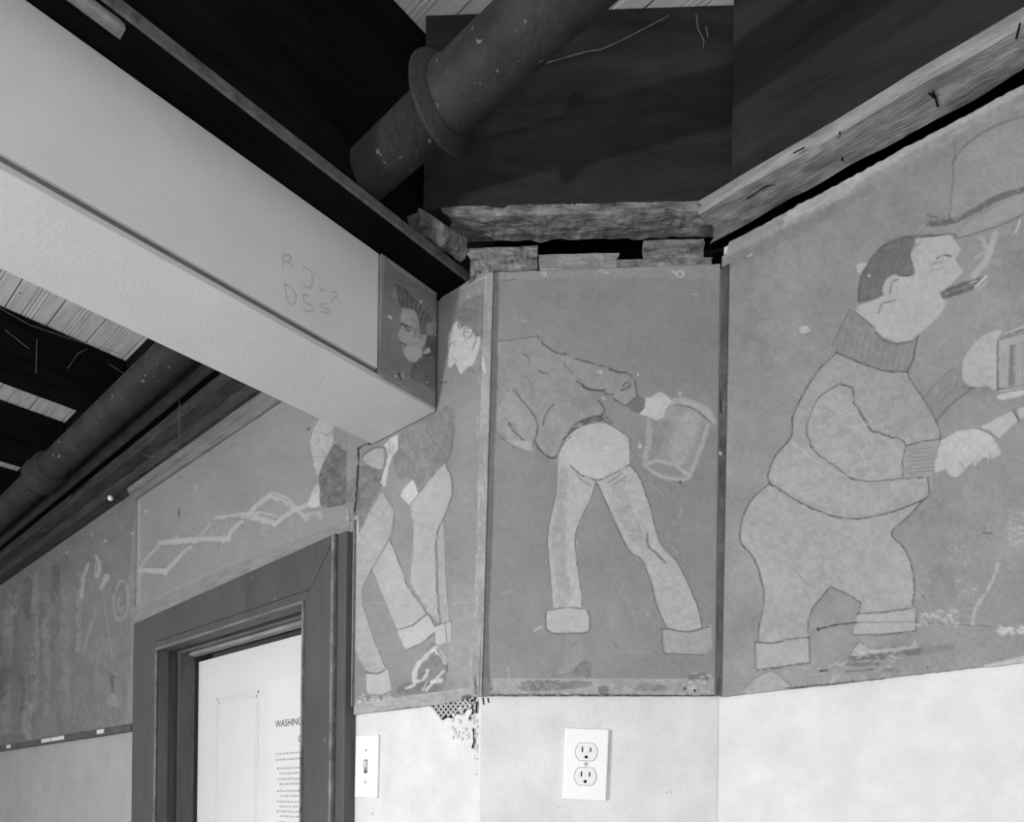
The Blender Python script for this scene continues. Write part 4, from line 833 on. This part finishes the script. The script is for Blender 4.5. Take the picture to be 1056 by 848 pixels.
rag_board('ledge_board', M_PLATE, (-5.08, 0.772, 2.432), (-1.11, 0.772, 2.432), 0.05, 0.03, (0, 1, 0), t, amp=.0025, seed=57, nseg=260, freq=16)
# moulding over the door mural
bm = bmesh.new(); x0, x1 = -2.215, -1.11; sec = [(0, 0), (-.006, .001), (-.010, .006), (-.012, .012), (-.018, .016), (-.022, .024), (-.022, .030), (0, .030)]
r0 = [bm.verts.new((x0, YD + a_, 2.371 + b_)) for a_, b_ in sec]; r1 = [bm.verts.new((x1, YD + a_, 2.371 + b_)) for a_, b_ in sec]; n = len(sec)
for k in range(n): bm.faces.new((r0[k], r0[(k + 1) % n], r1[(k + 1) % n], r1[k]))
bm.faces.new(r0); bm.faces.new(r1); o = obj('trim_3', bm, M_TRIM); o['kind'] = 'structure'
# thin grey strip just above the door casing
t = thing('casing_strip', 'thin grey-painted wood strip between the lazy tongs mural and the door casing', 'wood strip', (-2.2, YD, 2.03))
zz0 = 2.012; 
rag_board('strip_board', noise_mat('grey_strip_paint', .20, .30, 12, (1, 5, 5), bump=.4, speck=(50, .7, .12)), (-2.200, YD - 0.007, 2.0135), (-1.165, YD - 0.007, 1.999), 0.012, 0.05, (0, 1, 0), t, amp=.001, seed=61, nseg=120, freq=18)
boxo('strip_upright', bpy.data.materials['grey_strip_paint'], (-1.187, -1.152, YD - 0.0065, YD + 0.004, 1.69, 2.046), t, bev=.001)
# rail under the far left mural
t = thing('mural_rail', 'narrow dark rail with worn pale patches beneath the smeared far left mural', 'rail', (-3.0, YD, 1.72))
rag_board('rail_board', M_RAIL, (-4.2, YD - 0.009, 1.706), (-2.205, YD - 0.009, 1.706), 0.012, 0.022, (0, 1, 0), t, amp=.0008, seed=71, nseg=120, freq=20)
for (a_, b_) in [(100, 107), (43, 52), (53, 66), (7, 11)]:
    xa = aty(a_, 752, YD - 0.0102)[0]; xb = aty(b_, 752, YD - 0.0102)[0]
    boxo('worn_patch', M_PLASTER, (xa, xb, YD - 0.0108, YD - 0.008, 1.712, 1.7245), t, bev=0)

# ================================================================== DOOR
YC = 0.811
d = bpy.data.objects.new('door_1', None); col.objects.link(d); d['kind'] = 'structure'; d.location = (-1.65, .84, 0)
bpy.context.view_layer.update()
def casing(name, x0, x1, z0, z1, horiz=False, flip=1):
    return boxo(name, M_CASING, (x0, x1, YC, YD + 0.004, z0, z1), d, bev=.003)
# mitred casing: outer and inner outlines
OXL, OXR, OZT = -2.150, -1.160, 2.021; IXL, IXR, IZT = -1.988, -1.292, 1.905
def mitre(name, pts):
    return prism(name, M_CASING, [(x, YC, z) for x, z in pts], (0, -1, 0), YD + 0.004 - YC, d)
mitre('casing_left', [(OXL, 0), (IXL, 0), (IXL, IZT), (OXL, OZT - .02)]).name = 'side_casing'
mitre('side_casing', [(IXR, 0), (OXR - .024, 0), (OXR - .024, OZT - .005), (IXR, IZT)])
mitre('head_casing', [(OXL, OZT - .02), (IXL, IZT + .0006), (IXR, IZT + .0006), (OXR - .024, OZT)])
# back band and beads
boxo('back_band', M_CASING, (OXR - .024, OXR + .006, YC + .004, YD + .004, 0, OZT), d, bev=.003)
boxo('casing_bead', M_CASEDGE, (OXR - .030, OXR - .022, YC - .006, YC + .004, 0, OZT - .004), d, bev=.0025)
boxo('casing_bead', M_CASEDGE, (IXR, IXR + .006, YC - .005, YC + .004, 0, IZT + .005), d, bev=.002)
boxo('casing_bead', M_CASEDGE, (IXL - .006, IXL, YC - .005, YC + .004, 0, IZT + .005), d, bev=.002)
boxo('casing_bead', M_TRIM, (IXL - .004, IXR + .004, YC - .005, YC + .004, IZT, IZT + .006), d, bev=.002)
boxo('casing_bead', M_CASING, (IXL - .02, IXR + .02, YC - .003, YC + .002, IZT + .024, IZT + .028), d, bev=.001)
# jambs and head, stops
boxo('jamb', M_JAMB, (OX0, -2.000, YD - .002, .965, 0, OZ), d, bev=.001)
boxo('jamb', M_JAMB, (-1.280, OX1, YD - .002, .965, 0, OZ), d, bev=.001)
boxo('door_stop', M_JAMB, (-2.0, -1.988, .868, .912, 0, 1.92), d, bev=.002)
boxo('door_stop', M_JAMB, (-1.292, -1.280, .868, .912, 0, 1.92), d, bev=.002)
boxo('head_jamb', M_JAMB, (-2.0, -1.28, YD - .002, .965, 1.922, OZ), d, bev=.001)
boxo('head_stop', M_TRIM, (-2.0, -1.28, .866, .878, 1.908, 1.924), d, bev=.002)
boxo('head_stop', noise_mat('pale_head_stop', .22, .38, 14, (1, 5, 5), bump=.4, speck=(50, .68, .12)), (-2.0, -1.28, .895, .917, 1.9045, 1.9225), d, bev=.002)
# leaf
lf = boxo('door_leaf', M_DOOR, (-1.994, -1.285, .924, .960, .01, 1.893), d, bev=.002)
px0 = -1.885; px1 = -1.665
def frame_mould(x0, x1, z0, z1, parent):
    for k, (e, zf) in enumerate(((0, .0016), (.010, .001))):
        boxo('panel_moulding', M_DOORP, (x0 + e, x0 + e + .006, .924 - zf, .925, z0, z1 - e), parent, bev=.001)
        boxo('panel_moulding', M_DOORP, (x1 - e - .006, x1 - e, .924 - zf, .925, z0, z1 - e), parent, bev=.001)
        boxo('panel_moulding', M_DOORP, (x0 + e, x1 - e, .924 - zf, .925, z1 - e - .006, z1 - e), parent, bev=.001)
frame_mould(px0, px1, 1.05, 1.782, lf); frame_mould(-1.56, -1.39, 1.05, 1.782, lf)
# notice on the door
t = thing('paper_notice', 'white paper notice with black heading and small print taped on the white door', 'notice', (-1.5, .919, 1.6))
nx0 = aty(277, 760, .921)[0]
boxo('paper_sheet', M_PAPER, (nx0, nx0 + .3, .9195, .9203, 1.33, 1.80), t, bev=0)
def text(body, x, z, size, mat, align='LEFT', sx=1.0):
    cu = bpy.data.curves.new('lettering', 'FONT'); cu.body = body; cu.size = size; cu.extrude = .0001; cu.align_x = align; cu.space_line = .85
    o_ = bpy.data.objects.new('tmp', cu); col.objects.link(o_); bpy.context.view_layer.update()
    me = bpy.data.meshes.new_from_object(o_.evaluated_get(bpy.context.evaluated_depsgraph_get())); bpy.data.objects.remove(o_)
    me.transform(Matrix.Translation((x, .9191, z)) @ Matrix.Rotation(math.pi / 2, 4, 'X') @ Matrix.Diagonal((sx, 1, 1, 1))); me.materials.clear(); me.materials.append(mat)
    o_ = bpy.data.objects.new('lettering', me); col.objects.link(o_); o_.parent = t; o_.matrix_parent_inverse = t.matrix_world.inverted(); return o_
hx = aty(284, 748, .919); 
text('WASHING', hx[0], hx[2] - .006, .0235, M_INK, sx=1.04)
hc = aty(307.5, 762, .919); text('C', hc[0], hc[2] - .008, .0235, M_INK)
# small print: unreadable grey lines
bm = bmesh.new(); rr = random.Random(3)
for (yy, xo) in [(778, 0), (784, 0), (793, 1), (798, 4), (804, 1), (809, 4), (816, 1), (821, 4), (827, 1), (832, 4), (837, 1), (842, 4), (848, 1), (856, 4), (864, 1), (872, 4)]:
    p = aty(284.5 + xo * 1.0, yy, .919); x = p[0]; xe = nx0 + .27
    while x < xe:
        L = rr.uniform(.004, .014); 
        n_ = max(2, int(L / .0022))
        for k in range(n_):
            h_ = rr.choice((.0035, .0035, .005)); box(bm, x + k * .0022, x + k * .0022 + .0013, .9191, .9195, p[2] - .002, p[2] - .002 + h_)
        x += L + .0025
obj('small_print', bm, M_INK2, t)

# ================================================================== OUTLET and SWITCH
P = [chamf(583, 752, -.004), chamf(628, 752, -.004), chamf(625, 826, -.004), chamf(580, 824, -.004)]
c = sum(P) / 4; ang = math.atan2(cdir[1], cdir[0])
lean = math.radians(1.6)
Tm = Matrix.Translation(Vector([float(k) for k in (c - CN * 0.0015)])) @ Matrix.Rotation(ang, 4, 'Z') @ Matrix.Rotation(lean, 4, 'Y')
t = thing('electrical_outlet', 'white duplex wall outlet below the bending man mural', 'outlet', c)
def T2(bm):
    for v in bm.verts: v.co = Tm @ v.co
def plate(w_, h_, th):
    bm = bmesh.new(); box(bm, -w_ / 2, w_ / 2, -th, .0, -h_ / 2, h_ / 2, bev=.0025); return bm
bm = plate(.0695, .114, .006); T2(bm); obj('cover_plate', bm, M_PLASTIC, t)
for zc_ in (.0195, -.0195):
    def shape(bm, sc, ya, yb):
        n_ = 40; f_ = []; b_ = []
        for k in range(n_):
            th = 2 * math.pi * k / n_; x = .0172 * sc * math.cos(th); z = .0172 * sc * math.sin(th); z = max(-.0138 * sc, min(.0138 * sc, z))
            f_.append(bm.verts.new((x, ya, zc_ + z))); b_.append(bm.verts.new((x, yb, zc_ + z)))
        bm.faces.new(f_); bm.faces.new(b_[::-1])
        for k in range(n_): bm.faces.new((f_[k], f_[(k + 1) % n_], b_[(k + 1) % n_], b_[k]))
    bm = bmesh.new(); shape(bm, 1.06, -.0062, -.004); T2(bm); sm = obj('seam', bm, M_SEAM, t)
    bm = bmesh.new(); shape(bm, 1.0, -.0074, -.005); T2(bm); rc = obj('receptacle', bm, M_PLASTICG, t)
    for x_, h_ in ((-.0064, .0085), (.0064, .007)):
        bm = bmesh.new(); box(bm, x_ - .0011, x_ + .0011, -.0078, -.0070, zc_ + .0035 - h_ / 2, zc_ + .0035 + h_ / 2); T2(bm); obj('slot', bm, M_BLACK, rc)
    bm = bmesh.new(); lathe(bm, [(-.0078, .0026), (-.0070, .0026)], (0, 0, zc_ - .0082), 'Y', 20); T2(bm); obj('ground_hole', bm, M_BLACK, rc)
bm = bmesh.new(); lathe(bm, [(-.0072, .0026), (-.0068, .0032), (-.005, .0032)], (0, 0, 0), 'Y', 24); T2(bm); obj('screw', bm, M_SCREW, t)

P = [aty(368, 760, .84), aty(390, 757, .84), aty(391, 822, .84), aty(368, 824, .84)]; c = sum(P) / 4; c[1] = YD + .006
Tm = Matrix.Translation(Vector([float(k) for k in c])) @ Matrix.Rotation(math.radians(.8), 4, 'Y')
t = thing('light_switch', 'white toggle light switch right of the door casing', 'light switch', c)
bm = bmesh.new(); box(bm, -.034, .034, -.006, 0, -.0585, .0585, bev=.003); T2(bm); obj('cover_plate', bm, M_PLASTIC, t)
bm = bmesh.new(); box(bm, -.0055, .0055, -.0066, -.0055, -.0125, .0125); T2(bm); fr = obj('toggle_slot', bm, M_SEAM, t)
bm = bmesh.new(); vs_ = box(bm, -.004, .004, -.017, -.005, -.002, .009, bev=.001)
for v in bm.verts:
    if v.co.y < -.01: v.co.z += .004
T2(bm); obj('toggle', bm, M_PLASTIC, t)
bm = bmesh.new(); box(bm, -.004, .004, -.0068, -.0062, -.0122, -.0085); T2(bm); obj('toggle_gap', bm, M_BLACK, t)
for z_ in (.030, -.030):
    bm = bmesh.new(); lathe(bm, [(-.0072, .002), (-.0068, .0028), (-.005, .0028)], (0, 0, z_), 'Y', 20); T2(bm); obj('screw', bm, M_SCREW, t)

# ================================================================== broken plaster with wire lath
t = thing('broken_plaster_patch', 'broken plaster with exposed wire lath under the striding legs mural at the corner', 'broken plaster', aty(475, 745, YD))
YP = YD + .0045
edge = [(443, 728), (452, 738), (456, 743), (461, 740), (466, 741), (471, 736), (477, 738), (481, 732), (486, 731), (490, 726), (491, 718), (470, 722)]
prism('hole', M_BLACK, [aty(x, y, YP) for x, y in edge], (0, -1, 0), .001, t)  # flat black patch standing for the dark inside the recess
bm = bmesh.new(); rr = random.Random(5)
def inside(x, y):
    c_ = False; n = len(edge)
    for i in range(n):
        (ax, ay), (bx, by) = edge[i], edge[(i + 1) % n]
        if (ay > y) != (by > y) and x < (bx - ax) * (y - ay) / (by - ay) + ax: c_ = not c_
    return c_
for k in range(16):
    for s_ in (1, -1):
        run = []
        for j in range(19):
            yy = 719 + j * 2; xx = 430 + k * 5 + s_ * (yy - 735) * .8
            if inside(xx, yy): run.append(aty(xx, yy, YP - .001 - .0005 * s_))
            else:
                if len(run) > 1: tube(bm, run, .0015, 5)
                run = []
        if len(run) > 1: tube(bm, run, .0015, 5)
obj('wire_lath', bm, M_LATH, t)
bm = bmesh.new()
for k in range(46):
    x = rr.uniform(466, 489); y_ = rr.uniform(726, 762); r_ = rr.uniform(.0015, .004); c_ = aty(x, y_, YP)
    bmesh.ops.create_icosphere(bm, subdivisions=1, radius=r_, matrix=Matrix.Translation(Vector([float(q) for q in c_])))
for k in range(60):
    x = rr.gauss(491, 1.8); y_ = rr.uniform(722, 800); r_ = rr.uniform(.001, .0026) * (1 if y_ < 770 else .5); c_ = aty(min(x, 492), y_, YP)
    bmesh.ops.create_icosphere(bm, subdivisions=1, radius=r_, matrix=Matrix.Translation(Vector([float(q) for q in c_])))
obj('plaster_crumbs', bm, M_PLASTER, t)
bm = bmesh.new()
for pts in [[(486, 722), (488, 734), (484, 742)], [(492, 724), (491, 736)], [(487, 772), (489, 765), (488, 752)]]:
    tube(bm, [aty(x, y, YP - .002) for x, y in pts], .0016, 5)
obj('dark_crack', bm, M_BLACK, t)
bm = bmesh.new()
for pts in [[(498, 720), (499, 727)], [(503, 720), (504, 725)]]:
    tube(bm, [chamf(x, y, -.006) for x, y in pts], .0013, 5)
obj('dark_crack', bm, M_BLACK, t)
C = Canvas(480, 270, 520, 730, 138, seed=45, mott=12); C.frame(0, 0, 1)
C.scrub(90, (486, 285, 512, 715), 165, (.6, 2), (2, 9), ang=1.6, alpha=.5, spread=.15); C.scrub(60, (486, 285, 512, 715), 100, (.5, 1.3), (2, 8), ang=1.6, alpha=.5, spread=.15)
C.line([(498, 370), (500, 385)], 3, 180, .8); C.line([(490, 700), (491, 715)], 3, 60, .7)
cb_ = np.array([0.33, -.94, 0])
o = paint_board('corner_strip', C, [aty(500, 281, YD - .0022), chamf(508.5, 280, .0022), chamf(496.5, 719, .0022), aty(486, 719, YD - .0022)], cb_, 24, 260, .003)
tag(o, 'worn pale vertical edge strip between the striding legs and bending man murals', 'joint strip')
# dark joint strip with black stains at right of the corner mural
C = Canvas(730, 262, 760, 730, 74, seed=44, mott=14); C.frame(0, 0, 1)
C.scrub(60, (738, 300, 752, 715), 52, (.6, 2), (2, 12), ang=1.6, alpha=.6, spread=.15); C.scrub(20, (738, 300, 752, 715), 105, (.5, 1.2), (1, 4), alpha=.5)
C.line([(739, 640), (741, 660)], 3, 12, .9); C.line([(742, 700), (741, 715)], 3, 14, .9); C.line([(742, 400), (744, 425)], 3, 24, .8); C.line([(741, 466), (744, 468)], 2, 190, .8)
C.poly([(735, 560), (750, 560), (748, 720), (735, 720)], 92, .5, 8, smooth=False)
ca_ = np.array([0.15, -1, 0]); ca_ /= np.linalg.norm(ca_)
q4 = [chamf(744, 276, .0016), aty(752, 272, YR - .0016), aty(744, 718, YR - .0016), chamf(738, 718, .0016)]
o = paint_board('corner_strip', C, q4, ca_, 24, 260, .003)
tag(o, 'dark vertical joint strip with black stains between the bending man and crouching man murals', 'joint strip')

# ================================================================== cobwebs
def web(name, label, lines, r=.0005):
    bm = bmesh.new()
    for pts in lines: tube(bm, pts, r, 4)
    o = obj(name, bm, M_WEB); tag(o, label, 'cobweb', 'cobwebs under the ceiling', 'stuff')
hp = lambda x, y: chamf(x, y, .02)
web('cobweb', 'dusty cobweb thread hanging across the dark header above the corner mural', [[hp(563, 65), hp(580, 60), hp(605, 53), hp(620, 51), hp(648, 38), hp(690, 16)], [hp(718, 15), hp(720, 30), hp(726, 42), hp(725, 50)], [hp(728, 28), hp(730, 38)]], .0007)
jp = lambda x, y: atx(x, y, -2.19)
web('cobweb', 'fine cobweb threads sagging over the black joist at left', [[jp(0, 318), jp(30, 335), jp(80, 352), jp(100, 358), jp(125, 365)], [jp(38, 350), jp(37, 385)], [jp(5, 340), jp(30, 360)], [jp(112, 375), jp(135, 390)], [jp(70, 380), jp(80, 365), jp(90, 360)]], .0006)
pp = lambda x, y: aty(x, y, .76)
web('cobweb', 'loose cobweb threads and dust along the wall plate above the door mural', [[pp(178, 462), pp(195, 466), pp(214, 452)], [pp(185, 478), pp(200, 470)], [pp(185, 400), pp(185, 455)], [pp(150, 470), pp(165, 472)], [pp(85, 447), pp(105, 454), pp(130, 454)]], .0006)
bm = bmesh.new(); c_ = aty(114, 514, .797); bmesh.ops.create_icosphere(bm, subdivisions=3, radius=.0075, matrix=Matrix.Translation(Vector([float(q) for q in c_])))
for v in bm.verts: v.co += Vector((0, 0, .0015 * mnoise.noise(v.co * 200)))
o = obj('egg_sac', bm, M_PLASTIC, None, True); tag(o, 'small round white insect cocoon on the dark wall plate at left', 'cocoon')
